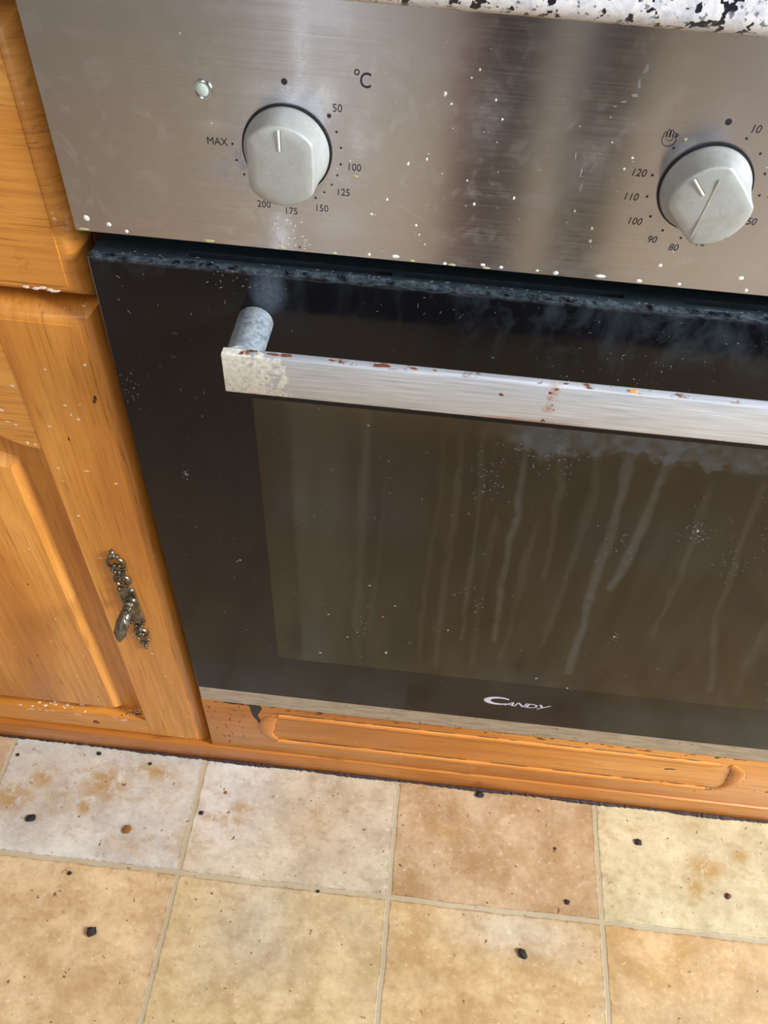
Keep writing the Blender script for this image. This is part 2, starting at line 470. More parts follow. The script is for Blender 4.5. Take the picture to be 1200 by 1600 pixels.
def text(name, s, x, z, h, y, mat, parent, align='CENTER', shear=0, xs=1.0, bold=0.0, rot=0.0, join=None):
    c = bpy.data.curves.new(name, 'FONT'); c.body = s; c.size = h / .72; c.align_x = align; c.align_y = 'CENTER'
    c.extrude = .06; c.shear = shear; c.offset = bold; c.resolution_u = 3
    o = bpy.data.objects.new(name, c); COL.objects.link(o)
    bpy.context.view_layer.update()
    me = bpy.data.meshes.new_from_object(o.evaluated_get(bpy.context.evaluated_depsgraph_get()))
    bpy.data.objects.remove(o); bpy.data.curves.remove(c)
    for v in me.vertices:
        p = v.co.copy(); px, pz = p.x * xs, p.y
        px, pz = px * math.cos(rot) - pz * math.sin(rot), px * math.sin(rot) + pz * math.cos(rot)
        v.co = Vector((x + px, y - p.z, z + pz))
    join.from_mesh(me); bpy.data.meshes.remove(me)

# ------------------------------------------------------------------ the room
FZ = -149.0
def tile_floor():
    x0, x1, y0, y1, st = -300, 680, -420, 30, 1.5
    nx = int((x1 - x0) / st) + 1; ny = int((y1 - y0) / st) + 1
    X, Y = np.meshgrid(np.linspace(x0, x1, nx), np.linspace(y0, y1, ny))
    V = np.stack([X, Y, np.full_like(X, FZ)], -1).reshape(-1, 3)
    i = np.arange(nx * ny).reshape(ny, nx)
    F = np.stack([i[:-1, :-1], i[:-1, 1:], i[1:, 1:], i[1:, :-1]], -1).reshape(-1, 4).tolist()
    ox0, ox1, oy0, oy1 = -1200, 2000, -2200, 600
    b = len(V)
    ov = [(ox0, oy0), (ox1, oy0), (ox1, oy1), (ox0, oy1), (x0, y0), (x1, y0), (x1, y1), (x0, y1)]
    V = np.vstack([V, [(a, c, FZ) for a, c in ov]])
    F += [[b, b + 1, b + 5, b + 4], [b + 1, b + 2, b + 6, b + 5], [b + 2, b + 3, b + 7, b + 6], [b + 3, b, b + 4, b + 7]]
    k = len(V); u = FZ - 20
    V = np.vstack([V, [(ox0, oy0, FZ), (ox1, oy0, FZ), (ox1, oy1, FZ), (ox0, oy1, FZ), (ox0, oy0, u), (ox1, oy0, u), (ox1, oy1, u), (ox0, oy1, u)]])
    F += [[k + 4, k + 7, k + 6, k + 5]] + [[k + q, k + 4 + q, k + 4 + (q + 1) % 4, k + (q + 1) % 4] for q in range(4)]
    me = bpy.data.meshes.new('floor'); me.from_pydata((V * S).tolist(), [], F)
    tints = {(-2, 0): (196, 152, 118), (-1, 0): (208, 206, 200), (0, 0): (208, 190, 164), (1, 0): (184, 146, 102), (2, 0): (212, 196, 152), (3, 0): (216, 196, 142),
             (-2, -1): (208, 172, 126), (-1, -1): (216, 180, 130), (0, -1): (210, 180, 122), (1, -1): (206, 168, 110), (2, -1): (208, 164, 98), (3, -1): (200, 164, 112)}
    pal = list(tints.values())
    ii = np.floor((V[:, 0] - TX0) / TS + .0).astype(int); jj = np.floor((V[:, 1] - TY0) / TS).astype(int)
    lut = {}
    col = np.zeros((len(V), 4), np.float32); col[:, 3] = 1
    for q in range(len(V)):
        key = (int(ii[q]), int(jj[q]))
        if key not in lut: lut[key] = [.88 * q_ for q_ in srgb(*tints.get(key, pal[(key[0] * 7 + key[1] * 5) % len(pal)]))]
        col[q, :3] = lut[key]
    # tile A tinted pale grey, tile B pale at its left end
    X, Y = V[:, 0], V[:, 1]
    pale = np.array(srgb(222, 222, 222)); grey = np.array(srgb(176, 166, 150))
    f = np.clip(gauss(X, Y, 20, -22, 48, 70), 0, 1) * (jj == 0) * (ii == 0) * .8
    col[:, :3] += (pale - col[:, :3]) * f[:, None]
    f = np.clip(gauss(X, Y, 80, -150, 45, 60) + gauss(X, Y, 330, -138, 60, 22), 0, 1) * (jj == -1) * .7
    col[:, :3] += (grey - col[:, :3]) * f[:, None]
    at = me.attributes.new('tile_tint', 'FLOAT_COLOR', 'POINT'); at.data.foreach_set('color', col.reshape(-1))
    sp = np.zeros_like(X)
    for x, y, a, b_, s_ in [(-110, -40, 30, 20, .9), (-123, -66, 8, 10, 1), (-200, -65, 22, 16, 1), (-178, -42, 16, 16, .8), (-150, -60, 40, 25, .4), (-62, -22, 26, 12, .8), (-40, -40, 40, 30, .3),
                            (24, -62, 24, 5, .9), (40, -50, 14, 8, .7), (258, -50, 22, 8, .55), (526, -57, 18, 12, 1), (512, -78, 9, 10, .9), (563, -40, 10, 6, .8), (456, -25, 8, 4, .8), (-10, -90, 20, 20, .5), (380, -60, 40, 40, .15), (-60, -100, 30, 14, .4), (120, -60, 30, 30, .25)]:
        sp = np.maximum(sp, s_ * np.exp(-((X - x) / a) ** 2 - ((Y - y) / b_) ** 2))
    cc = np.zeros((len(V), 4), np.float32); cc[:, 0] = np.clip(sp * 1.25, 0, 1); cc[:, 3] = 1
    at = me.attributes.new('spill', 'FLOAT_COLOR', 'POINT'); at.data.foreach_set('color', cc.reshape(-1))
    me.update()
    return tag(link('floor', me, FLOOR), kind='structure')
tile_floor()
WALLM = simple('grey_wall_paint', (168, 164, 160), .8)
CEILM = simple('white_ceiling_paint', (205, 204, 202), .8)
STANDINM = simple('dark_slate_standin', (26, 23, 30), .6)
STANDINR = simple('dusty_pink_standin', (176, 120, 112), .6)
WHITEP = simple('white_gloss_paint', (232, 232, 228), .4)
def room_box(name, a, m): return tag(mkbox(name, a, m), kind='structure')
room_box('wall_left', (-1260, -1200, -2260, 660, -169, 2300), WALLM)
room_box('wall_back', (-1200, 2000, 600, 660, -169, 2300), WALLM)
room_box('wall_front', (-1200, 2000, -2260, -2200, -169, 2300), WALLM)
room_box('ceiling', (-1260, 2060, -2260, 660, 2300, 2360), CEILM)
def window_wall():
    bm = bmesh.new()
    for a in ((2000, 2060, -2260, 660, -169, 780), (2000, 2060, -2260, 660, 1820, 2300), (2000, 2060, -2260, -920, 780, 1820), (2000, 2060, -80, 660, 780, 1820)): box(bm, *a)
    tag(finish('wall_right', bm, WALLM), kind='structure')
    bm = bmesh.new()
    for a in ((1985, 2050, -920, -80, 780, 820), (1985, 2050, -920, -80, 1780, 1820), (1985, 2050, -920, -880, 820, 1780), (1985, 2050, -120, -80, 820, 1780), (1995, 2040, -515, -485, 820, 1780)): box(bm, *a)
    tag(finish('window_1', bm, WHITEP), kind='structure')
window_wall()
room_box('reflection_standin_1', (217, 306, -860, -800, FZ, 1250), STANDINM)  # added posts behind the camera, standing in for whatever the steel reflects
room_box('reflection_standin_2', (359, 440, -860, -800, FZ, 1250), STANDINM)
room_box('reflection_standin_3', (185, 216, -860, -820, FZ, 900), STANDINR)
room_box('reflection_standin_4', (700, 980, -2200, -2160, FZ, 2050), simple('brown_standin_board', (120, 100, 90), .6))  # unseen board added for the steel panel to reflect

# ------------------------------------------------------------------ worktop
def worktop():
    bm = bmesh.new()
    prof = [(600, 607.5), (-20, 607.5)]
    for k in range(1, 6):
        a = math.pi * k / 10; prof.append((-20 - 8 * math.sin(a), 615.5 - 8 * math.cos(a)))
    for k in range(1, 8):
        a = math.pi / 2 * k / 7; prof.append((-14 - 14 * math.cos(a), 633.5 + 14 * math.sin(a)))
    prof.append((600, 647.5))
    L = [bm.verts.new((-650, y, z)) for y, z in prof]; R = [bm.verts.new((1150, y, z)) for y, z in prof]
    n = len(prof)
    for i in range(n): bm.faces.new((L[i], L[(i + 1) % n], R[(i + 1) % n], R[i]))
    bm.faces.new(L); bm.faces.new(R[::-1])
    for k in range(60):                                  # crusted dirt along the lower edge
        splat(bm, random.uniform(110, 620), -20.5, 608.6 + random.uniform(-.6, .8), random.uniform(1, 3.5), random.uniform(.4, .9), .3, 1, 8, .4)
    o = finish('worktop', bm, [GRANITE, simple('crusted_edge_dirt', (176, 154, 112), .8)])
    tag(o, 'white speckled kitchen worktop with small dark flecks above the oven', 'worktop')
worktop()

# ------------------------------------------------------------------ oven
OVEN = empty('built_in_oven', (297.5, 0, -11), 'built-in electric oven with steel control panel and dirty black glass door', 'oven')
DRIPS = [(7.0, 495.2, 1.5, 1.6), (17.8, 492.8, 1.3, 1.2), (26.3, 489.9, .9, .9), (148.5, 489.9, .8, .8), (161.6, 490.2, 1.9, 1.0), (186.3, 488.9, 1.0, .7), (205.0, 490.2, 1.3, .7), (214.2, 489.8, 1.1, .8), (232.0, 489.9, .9, .5), (241.3, 489.5, 1.4, 1.1), (263.2, 490.1, 2.6, .9), (282.3, 489.6, 1.6, .8), (301.7, 489.9, 1.2, .8), (329.6, 496.3, 1.4, 1.0), (334.5, 489.9, 1.0, .9), (360, 491, 1.3, .8), (402, 490, 1.4, .8), (455, 492, 1.2, 1)]
SPK = [(191.5, 580.2), (188.5, 576.7), (181.2, 565.5), (178.3, 569.4), (164.7, 537.8), (172.9, 540.7), (196.7, 521.5), (214.5, 526.2), (243.3, 522.7), (260.3, 544.5), (252.1, 555.5), (262.5, 549.6), (253.2, 514.9), (253.9, 508.3), (175.6, 498.4), (172.4, 503.2), (170.5, 508.1), (156.0, 519.7), (149.0, 511.6), (199.8, 568.7), (203.7, 561.0), (192.1, 532.6), (66.9, 583.9), (92, 551), (76, 548)]
def panel_extra(bm):
    for x, z, a, b in DRIPS: splat(bm, x, -1, z, a, b, .5, 1, 14, .08)
    for x, z in SPK: r = random.uniform(.35, .75); splat(bm, x, -1, z, r, r * random.uniform(.8, 1.5), .2, 1, 8, .25)
    for k in range(90):
        x = random.uniform(150, 590); z = random.uniform(491, 592); r = random.uniform(.12, .3); splat(bm, x, -1, z, r, r, .1, 1, 6, .3)
    for k in range(60):
        x = random.gauss(120, 18); z = random.gauss(550, 16); r = random.uniform(.1, .3); splat(bm, x, -1, z, r, r, .1, 1, 6, .3)
    for k in range(40):
        x = random.gauss(107, 7); z = random.uniform(489.5, 506); r = random.uniform(.12, .4); splat(bm, x, -1, z, r, r, .1, 1, 6, .3)
    for x, z, a in [(68, 488.9, 3.0), (105, 489.0, 2.0), (190, 488.6, 2.2), (207, 488.6, 2.0), (170, 488.7, 1.5), (4, 488.8, 3), (131, 488.8, 1.5)]: splat(bm, x, -1, z, a, .7, .35, 2, 10, .2)
    splat(bm, 114, -1, 490.3, .9, .7, .3, 3, 8, .3); splat(bm, 141, -1, 529.5, 1.3, .6, .25, 2, 8, .3); splat(bm, 282.3, -1, 559.5, .8, .8, .3, 2, 8, .2); splat(bm, 289.8, -1, 499, 1, 1, .2, 1, 8, .2)
    # the streaky splash under the worktop edge
    for x, z, a, b in [(258, 586, 1.2, 2.2), (257, 580, .6, 3), (256.5, 575.5, 1.8, 1.3), (252.5, 572.5, 1.8, .5), (249.5, 570.5, 1.6, .4), (238, 548, .4, 2), (242, 541, .4, 3), (243.5, 534, .35, 3), (170.5, 503, .4, 1.5), (173, 500, 1.6, .3)]: splat(bm, x, -1, z, a * .8, b * .8, .06, 4, 11, .5, 'y', random.uniform(-.3, .3))
def panel_grime(X, Z):
    wht = .85 * gauss(X, Z, 105, 495, 5.5, 13) + .55 * gauss(X, Z, 117, 581, 4, 26) + .5 * gauss(X, Z, 127, 562, 6, 10) + .4 * gauss(X, Z, 110, 564, 20, 4) + .40 * gauss(X, Z, 142, 546, 5, 9) + .35 * gauss(X, Z, 78, 547, 9, 4) + .22 * gauss(X, Z, 133, 505, 14, 10)
    wht += .35 * gauss(X, Z, 197, 565, 8, 14) + .3 * gauss(X, Z, 245, 545, 8, 15) + .3 * gauss(X, Z, 268, 525, 8, 8) + .3 * gauss(X, Z, 330, 500, 10, 8) + .25 * gauss(X, Z, 262, 565, 10, 6)
    br = .8 * gauss(X, Z, 85, 527, 8, 8) + .5 * gauss(X, Z, 90, 538, 5, 12) + .25 * gauss(X, Z, 66, 525, 8, 3) + .7 * gauss(X, Z, 109.6, 540, 21, 21) * (np.hypot(X - 109.6, Z - 539) > 18) * .4
    br += .9 * gauss(X, Z, 297.5, 539, 23, 23) * (np.hypot(X - 297.5, Z - 539) > 18) * .25
    return np.stack([np.clip(wht, 0, 1), np.clip(br, 0, 1), 0 * X], -1)
dense_front('control_panel', 0, 595, 488, 603, -1, 18, 1.25, [STEEL, DRIP, DRIPG, RUST, simple('grey_run_mark', (158, 162, 168), .4, .4)], OVEN, {'grime': ('COLOR', panel_grime)}, panel_extra)

# dial printing
D1 = [(128.8, 555.9, .95), (132.1, 549.2, .55), (134.1, 542.2, .55), (134.0, 534.6, .55), (132.5, 529.3, .5), (129.9, 524.5, .5), (126.4, 520.4, .5), (122.2, 517.2, .55), (84.6, 539.5, .55), (85.8, 532.1, .55), (88.8, 525.5, .55), (109.6, 568.5, 1.35)]
D2 = [(307.3, 562.2, .6), (315.4, 556.4, .6), (320.7, 547.9, .6), (322.1, 538.1, .6), (278.6, 555.5, .6), (273.2, 542.8, .6), (273.7, 532.8, .6), (278.0, 523.5, .6), (285.5, 517.2, .6), (294.9, 514.3, .6), (304.5, 514.8, .6), (313, 520, .6), (319.5, 528, .6), (297.5, 568.3, 1.4)]
def dot(bm, x, z, r, y=-1.12):
    vs = [bm.verts.new((x + r * math.cos(a * math.pi / 8), y, z + r * math.sin(a * math.pi / 8))) for a in range(16)]
    ws = [bm.verts.new((v.co.x, -1.0, v.co.z)) for v in vs]
    bm.faces.new(vs)
    for k in range(16): bm.faces.new((vs[k], vs[(k + 1) % 16], ws[(k + 1) % 16], ws[k]))
bm = bmesh.new()
for d in D1: dot(bm, *d)
for s, x, z in [('MAX', 77.6, 539.8), ('50', 132.4, 559.3), ('100', 140.2, 533.6), ('125', 135.3, 521.1), ('150', 125.0, 512.1), ('175', 110.2, 509.2), ('200', 97.2, 511.4)]:
    text('t', s, x, z, 3.5, -1.06, INK, None, xs=.92, bold=.0, join=bm)
text('t', 'C', 144.3, 571.6, 6.4, -1.06, INK, None, xs=.85, bold=.05, join=bm)
for k in range(1):
    ring = [(140.6 + 1.0 * math.cos(a * math.pi / 8), -1.05, 574.9 + 1.0 * math.sin(a * math.pi / 8)) for a in range(16)]
    tube(bm, ring, .28, 5, closed=True)
o = finish('dial_scale', bm, INK, OVEN, smooth=False); o['label'] = 'temperature scale printed around the left knob'
bm = bmesh.new()
for d in D2: dot(bm, *d)
for s, x, z in [('10', 309.6, 566.3), ('20', 320.3, 559.6), ('30', 327, 549.6), ('120', 267.0, 543.2), ('110', 266.6, 531.9), ('100', 271.5, 520.3), ('90', 282.0, 512.0), ('80', 293.0, 509.0), ('70', 304.6, 512.6), ('60', 313.6, 517.2), ('50', 323.4, 525.4), ('40', 328.0, 537.9)]:
    text('t', s, x, z, 3.5, -1.06, INK, None, xs=.95, bold=.012, shear=.12, join=bm)
# raised hand pictogram: ringed palm with four fingers and a thumb
hx, hz = 275.6, 559.6
palm = [(hx + 3.0 * math.cos(a), -1.05, hz - .6 + 3.0 * math.sin(a)) for a in [math.radians(q) for q in range(-200, 25, 15)]]
tube(bm, palm, .22, 5)
for fx, top in [(-2.2, 2.6), (-.9, 3.7), (.5, 3.6), (1.7, 2.6)]:
    tube(bm, [(hx + fx - .55, -1.05, hz + .2), (hx + fx - .5, -1.05, hz + top - .5), (hx + fx, -1.05, hz + top), (hx + fx + .5, -1.05, hz + top - .5), (hx + fx + .5, -1.05, hz + .3)], .2, 5)
tube(bm, [(hx + 2.5, -1.05, hz + .3), (hx + 3.4, -1.05, hz + 1.6), (hx + 2.9, -1.05, hz + 2.2), (hx + 1.9, -1.05, hz + .2)], .22, 5)
tube(bm, [(hx - 1.6, -1.05, hz - .6), (hx, -1.05, hz - 1.4), (hx + 1.6, -1.05, hz - .4)], .16, 5)
o = finish('dial_scale', bm, INK, OVEN, smooth=False); o['label'] = 'minute scale with small hand symbol printed around the right knob'

# indicator light
bm = bmesh.new()
tube(bm, [(73.9 + 3.5 * math.cos(a * math.pi / 12), -1.3, 562.3 + 3.5 * math.sin(a * math.pi / 12)) for a in range(24)], .75, 8, closed=True)
il = finish('indicator_light', bm, CHROME, OVEN)
bm = bmesh.new(); sphere(bm, (73.9, -1, 562.3), 3.2, sc=(1, .45, 1), seg=20); finish('lens', bm, LENS, il)

def knob(cx, cz, rot, face_line):
    root_lbl = 'grey rotary knob'
    N = 96; rows = []
    bm = bmesh.new()
    def rad(th, k):
        # k 0 round base .. 1 two-flatted face
        face = min(18.6, 14.9 / max(1e-3, abs(math.cos(th))) * (1 - .04 * abs(math.sin(th))))
        soft = -math.log(math.exp(-face * 1.4) + math.exp(-18.6 * 1.4)) / 1.4
        return 19.4 * (1 - k) + soft * k
    prof = [(-1.0, 0, 0), (-3.4, 0, 0), (-4.2, .04, .25), (-7, .26, .2), (-10, .52, .12), (-13, .77, .05), (-16, .96, 0), (-17.4, 1, 0), (-18.0, 1, .45), (-18.35, 1, 1.1)]
    for y, k, ins in prof:
        rows.append([bm.verts.new((math.cos(t) * (rad(t, k) - ins), y, math.sin(t) * (rad(t, k) - ins))) for t in [2 * math.pi * i / N for i in range(N)]])
    for q, yy in ((.75, -18.7), (.4, -19.0)):
        rows.append([bm.verts.new((v.co.x * q, yy, v.co.z * q)) for v in rows[9]])
    for a, b in zip(rows, rows[1:]):
        for i in range(N): bm.faces.new((a[i], a[(i + 1) % N], b[(i + 1) % N], b[i]))
    bm.faces.new(rows[-1]); bm.faces.new(rows[0])
    c, s = math.cos(rot), math.sin(rot)
    def place(b):
        for v in b.verts: v.co = Vector((cx + v.co.x * c - v.co.z * s, v.co.y, cz + v.co.x * s + v.co.z * c))
    place(bm)
    k = finish('control_knob', bm, KNOB, OVEN, ang=50)
    bm = bmesh.new(); box(bm, -.55, .55, -19.25, -18.2, 7.5, 16.6, .3, 2); place(bm); finish('pointer_line', bm, LINE, k)
    bm = bmesh.new(); box(bm, .55, 1.0, -18.95, -18.2, 7.6, 16.4); place(bm); finish('pointer_groove', bm, simple('groove_dark', (110, 106, 98), .7), k)  # darker strip along one side of the pointer line
    bm = bmesh.new(); tube(bm, [(cx, -1.0, cz), (cx, -2.0, cz)], 20.5, 64); finish('dark_ring', bm, BLK, k)  # thin black ring behind the knob base
    if face_line:  # thin grey line across the knob face
        bm = bmesh.new(); tube(bm, [(297.0 - 1.5 + q * 0, -18.75 + abs(t) * .02, 538 + t) if False else (295.0 + t * .12, -19.0, 539 + t) for t, q in [(-14, 0), (-8, 0), (0, 0), (8, 0), (13, 0)]], .4, 6, flat=.5)
        finish('face_line', bm, simple('face_line_grey', (150, 146, 134), .6), k)
    return k
knob(109.6, 539.1, 0, False)['label'] = 'grey knob pointing straight up'
knob(297.5, 539.1, math.radians(43), True)['label'] = 'grey knob turned to the upper left'

# door frame top with vent slots
bm = bmesh.new()
slots = [(51, 160), (166.5, 280.5), (312, 425), (431, 545)]
box(bm, 2, 593, 4, 9.0, 455, 472.4); box(bm, 2, 593, 14.4, 24, 455, 472.4)
xs = [2] + [v for s_ in slots for v in s_] + [593]
for a, b in zip(xs[::2], xs[1::2]): box(bm, a, b, 9.0, 14.4, 455, 472.4)
box(bm, 2, 593, 9.0, 14.4, 455, 458, mat=2)
for k in range(50):
    s_ = random.choice(slots[:3]); splat(bm, random.uniform(s_[0] + 1, s_[1] - 1), random.uniform(9.5, 14), 468.5, .5, .4, .5, 1, 6, .4, 'z')
for k in range(110): splat(bm, random.uniform(5, 580), random.uniform(4.5, 9), 472.4, random.uniform(.3, 1.2), .25, .2, 1, 6, .5, 'z', random.uniform(-.4, .4))
vt = finish('vent_trim', bm, [VENT, simple('pale_lint', (120, 120, 110), .8), BLK], OVEN, smooth=False)
# body behind the gap
bm = bmesh.new(); box(bm, 4, 591, 26, 520, -8, 590)
body = None
bm.free()
bm = bmesh.new()
for a in ((4, 591, 30, 520, 474, 590), (4, 40, 60, 520, -8, 474), (555, 591, 60, 520, -8, 474), (40, 555, 60, 520, -8, 30), (40, 555, 500, 520, 30, 474), (4, 30, 26, 60, -8, 474), (565, 591, 26, 60, -8, 474), (30, 565, 26, 60, 455, 474)): box(bm, *a)
finish('oven_housing', bm, simple('black_enamel', (20, 24, 32), .4), OVEN)
bm = bmesh.new()
for a in ((42, 60, 66, 495, 40, 450), (535, 553, 66, 495, 40, 450), (60, 535, 66, 495, 32, 50), (60, 535, 480, 495, 50, 450), (60, 535, 66, 495, 440, 452)): box(bm, *a)
finish('oven_cavity', bm, ENAMEL, OVEN)

# the door
def frit(bm):
    W = (81.5, 514, 85, 386)
    for a in ((1.5, W[0], 0, 4, 14.5, 473), (W[1], 593.5, 0, 4, 14.5, 473), (W[0], W[1], 0, 4, 14.5, W[2]), (W[0], W[1], 0, 4, W[3], 473)): box(bm, *a)
bm = bmesh.new()
# ring slab made of clean faces
W = (81.5, 514, 85, 386); O = (1.5, 593.5, 14.5, 473)
xs = [O[0], W[0], W[1], O[1]]; zs = [O[2], W[2], W[3], O[3]]
for y in (0, 4):
    pass
gv = {(i, j, y): bm.verts.new((xs[i], y, zs[j])) for i in range(4) for j in range(4) for y in (0, 4)}
for i in range(3):
    for j in range(3):
        if i == 1 and j == 1: continue
        for y in (0, 4): bm.faces.new([gv[(a, b, y)] for a, b in ((i, j), (i + 1, j), (i + 1, j + 1), (i, j + 1))])
for i in range(3):
    for j in (0, 3): bm.faces.new((gv[(i, j, 0)], gv[(i + 1, j, 0)], gv[(i + 1, j, 4)], gv[(i, j, 4)]))
    for k in (0, 3): bm.faces.new((gv[(k, i, 0)], gv[(k, i + 1, 0)], gv[(k, i + 1, 4)], gv[(k, i, 4)]))
bm.faces.new((gv[(1, 1, 0)], gv[(2, 1, 0)], gv[(2, 1, 4)], gv[(1, 1, 4)])); bm.faces.new((gv[(1, 2, 0)], gv[(2, 2, 0)], gv[(2, 2, 4)], gv[(1, 2, 4)]))
bm.faces.new((gv[(1, 1, 0)], gv[(1, 2, 0)], gv[(1, 2, 4)], gv[(1, 1, 4)])); bm.faces.new((gv[(2, 1, 0)], gv[(2, 2, 0)], gv[(2, 2, 4)], gv[(2, 1, 4)]))
be = [e for e in bm.edges if all(v.co.y == 0 for v in e.verts) and (all(v.co.x in (1.5,) for v in e.verts) or all(v.co.x == 593.5 for v in e.verts) or all(v.co.z == 473 for v in e.verts) or all(v.co.z == 14.5 for v in e.verts))]
bmesh.ops.bevel(bm, geom=be, offset=.8, segments=2, affect='EDGES', profile=.5)
bm.normal_update()
for f in bm.faces:
    c_ = f.calc_center_median()
    if abs(f.normal.x) > .3 and (c_.x < 2.4 or c_.x > 592): f.material_index = 2
def strokes(bm, n, xr, zr, mat, lo=.1, hi=.28, ln=(1, 4)):
    for k in range(n):
        x, z = random.uniform(*xr), random.uniform(*zr)
        splat(bm, x, 0, z, random.uniform(*ln) * .5, random.uniform(.06, .14), .05, mat, 6, .5, 'y', random.uniform(0, 3.14))
def specks(bm, n, xr, zr, mat, lo=.12, hi=.3):
    for k in range(n):
        r = random.uniform(lo, hi); splat(bm, random.uniform(*xr), 0, random.uniform(*zr), r, r, .08, mat, 6, .3)
strokes(bm, 16, (6, 80), (385, 470), 1); strokes(bm, 40, (95, 560), (455, 471), 1, ln=(.6, 3)); specks(bm, 40, (5, 590), (390, 470), 1); specks(bm, 40, (5, 80), (20, 390), 1); specks(bm, 30, (80, 590), (18, 84), 1, .15, .4)
strokes(bm, 8, (5, 80), (20, 380), 1); strokes(bm, 40, (200, 560), (392, 450), 1, ln=(.5, 2))
for cx_, cz_, sx_, sz_, n_ in [(6.5, 383, 3, 8, 26), (31, 312, 1.5, 4, 16), (78, 466, 12, 4, 22), (300, 432, 16, 10, 34), (260, 418, 10, 7, 16)]:
    for k in range(n_): splat(bm, max(3, random.gauss(cx_, sx_)), 0, random.gauss(cz_, sz_), random.uniform(.2, .9), random.uniform(.08, .25), .05, 1, 6, .5, 'y', random.uniform(0, 3.14))
splat(bm, 59.9, 0, 222.4, 1.3, .7, .3, 3, 8, .4, 'y', .6); splat(bm, 57.5, 0, 220.4, .7, .5, .3, 1, 7, .4)
SPLASH = simple('pale_dry_splash', (140, 148, 154), .6)
GEDGE = simple('ground_glass_edge', (112, 112, 104), .3)
CRUST = simple('reddish_crust', (190, 120, 96), .7)
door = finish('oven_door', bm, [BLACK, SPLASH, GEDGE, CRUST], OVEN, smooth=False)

STREAKS = [(1.9, 0.25, [(164.6, 385.2), (164.7, 344.3), (164.1, 294.4), (163.0, 236.5), (160.6, 168.5), (159.9, 109.5)]), (1.9, 0.30, [(198.4, 371.5), (200.2, 325.7), (200.3, 265.5), (201.1, 185.3), (203.8, 108.2)]), (2.3, 0.40, [(208.8, 372.9), (212.2, 308.6), (213.0, 252.9), (214.9, 187.9), (218.1, 100.5)]), (1.9, 0.50, [(221.3, 380.0), (226.3, 329.7), (229.1, 270.3), (233.0, 182.5), (234.9, 145.2)]), (2.3, 0.70, [(246.5, 378.2), (250.8, 345.3), (252.8, 302.0), (254.3, 252.5), (259.9, 169.4), (260.2, 150.4)]), (2.7, 0.40, [(270.3, 370.8), (275.4, 337.2), (281.0, 279.1), (283.7, 242.3)]), (3.1, 0.35, [(292.1, 379.3), (296.9, 340.4), (299.1, 296.1), (300.5, 260.6), (300, 150)]), (3.5, 0.70, [(310.7, 371.1), (316.3, 325.0), (318.5, 278.4), (320.6, 233.1), (325.2, 182.4), (330.2, 114.0)]), (3.5, 0.70, [(334.7, 380.0), (335.4, 346.3), (336.0, 302.1), (334.9, 266.6), (333.9, 235.5)]), (2.7, 0.40, [(365.6, 350.9), (372.4, 294.6), (377.9, 235.6), (379.3, 184.0)]), (2.7, 0.50, [(395.3, 355.5), (404.5, 300.0), (416.5, 217.9), (450.0, 107.9)]), (2.4, .3, [(240, 300), (243, 200), (247, 110)]), (2.6, .3, [(267, 300), (270, 200), (272, 120)]), (3, .25, [(150, 385), (149, 250), (148, 120)]), (3, .3, [(430, 386), (450, 250), (470, 110)])]
def film(X, Z):
    wob = (vnoise(X, Z, 14, 3) - .5) * 3 + (vnoise(X, Z, 4, 4) - .5) * 1.2
    f = .045 + .05 * vnoise(X, Z * .15, 9, 5) + .04 * vnoise(X, Z, 60, 6)
    # paler left band painted in for the lit cavity wall, darker strip at the very edge
    f = f + .11 * (1 / (1 + np.exp(-(X - 103) / .9))) * (1 - 1 / (1 + np.exp(-(X - 138) / 12))) + .03 * np.exp(-((X - 152) / 3) ** 2)
    f = f + .04 * (1 - np.clip(Z / 386, 0, 1))
    for wd, st, pts in STREAKS:
        D = np.full_like(X, 1e9)
        for a, b in zip(pts, pts[1:]): D = np.minimum(D, segdist(X + wob, Z, a, b))
        wv = wd * (.75 + .7 * vnoise(X * 0, Z, 18, int(wd * 31)))
        prof = 1 / (1 + np.exp((D - wv * .82) / .35))
        f = f + st * .21 * prof * (.7 + .5 * vnoise(X, Z, 7, 9))
    edge = 372 + 6 * (vnoise(X, Z * 0, 9, 12) - .5) + 8 * (vnoise(X, Z, 3, 13) - .5) - 12 * np.exp(-((X - 262) / 16) ** 2) - 7 * np.exp(-((X - 380) / 60) ** 2)
    g = 1 / (1 + np.exp((edge - Z) / .9)) * (1 / (1 + np.exp(-(X - 232) / 6)))
    f = f + .24 * g * (.5 + vnoise(X, Z, 5, 15) * .8)
    return np.clip(f, 0, .8)
def win_extra(bm):
    specks(bm, 150, (84, 512), (88, 384), 1, .1, .28); strokes(bm, 90, (84, 512), (90, 384), 1, ln=(.8, 3.5))
    for x, z, r in [(151.6, 373, .8), (157.8, 207.4, 1.0), (178.7, 183.7, .7), (126.2, 161.8, .9), (175.1, 112.7, 1.2), (118.7, 100.9, 1.2), (223, 157.4, .8), (305.3, 97.7, 1.2), (334.1, 83.8 + 3, .9), (352, 174, 1.0), (372, 308, .9), (142, 131, .9), (170, 167, .6), (150, 140, .5)]:
        splat(bm, x, 0, z, r, r * random.uniform(.7, 1.4), .3, 1 if random.random() < .8 else 2, 9, .3)
    for cx_, cz_, sx_, sz_, n_ in [(229, 335, 5, 14, 40), (262, 362, 14, 9, 60), (372, 308, 6, 6, 40), (407, 276, 6, 12, 26), (243, 196, 6, 8, 24), (352, 174, 5, 5, 14), (154, 150, 3, 14, 14), (230, 210, 5, 8, 12), (330, 290, 8, 12, 22), (420, 330, 16, 16, 30)]:
        for k in range(n_): splat(bm, random.gauss(cx_, sx_), 0, random.gauss(cz_, sz_), random.uniform(.2, 1.1), random.uniform(.07, .2), .05, 1, 6, .5, 'y', random.uniform(0, 3.14))
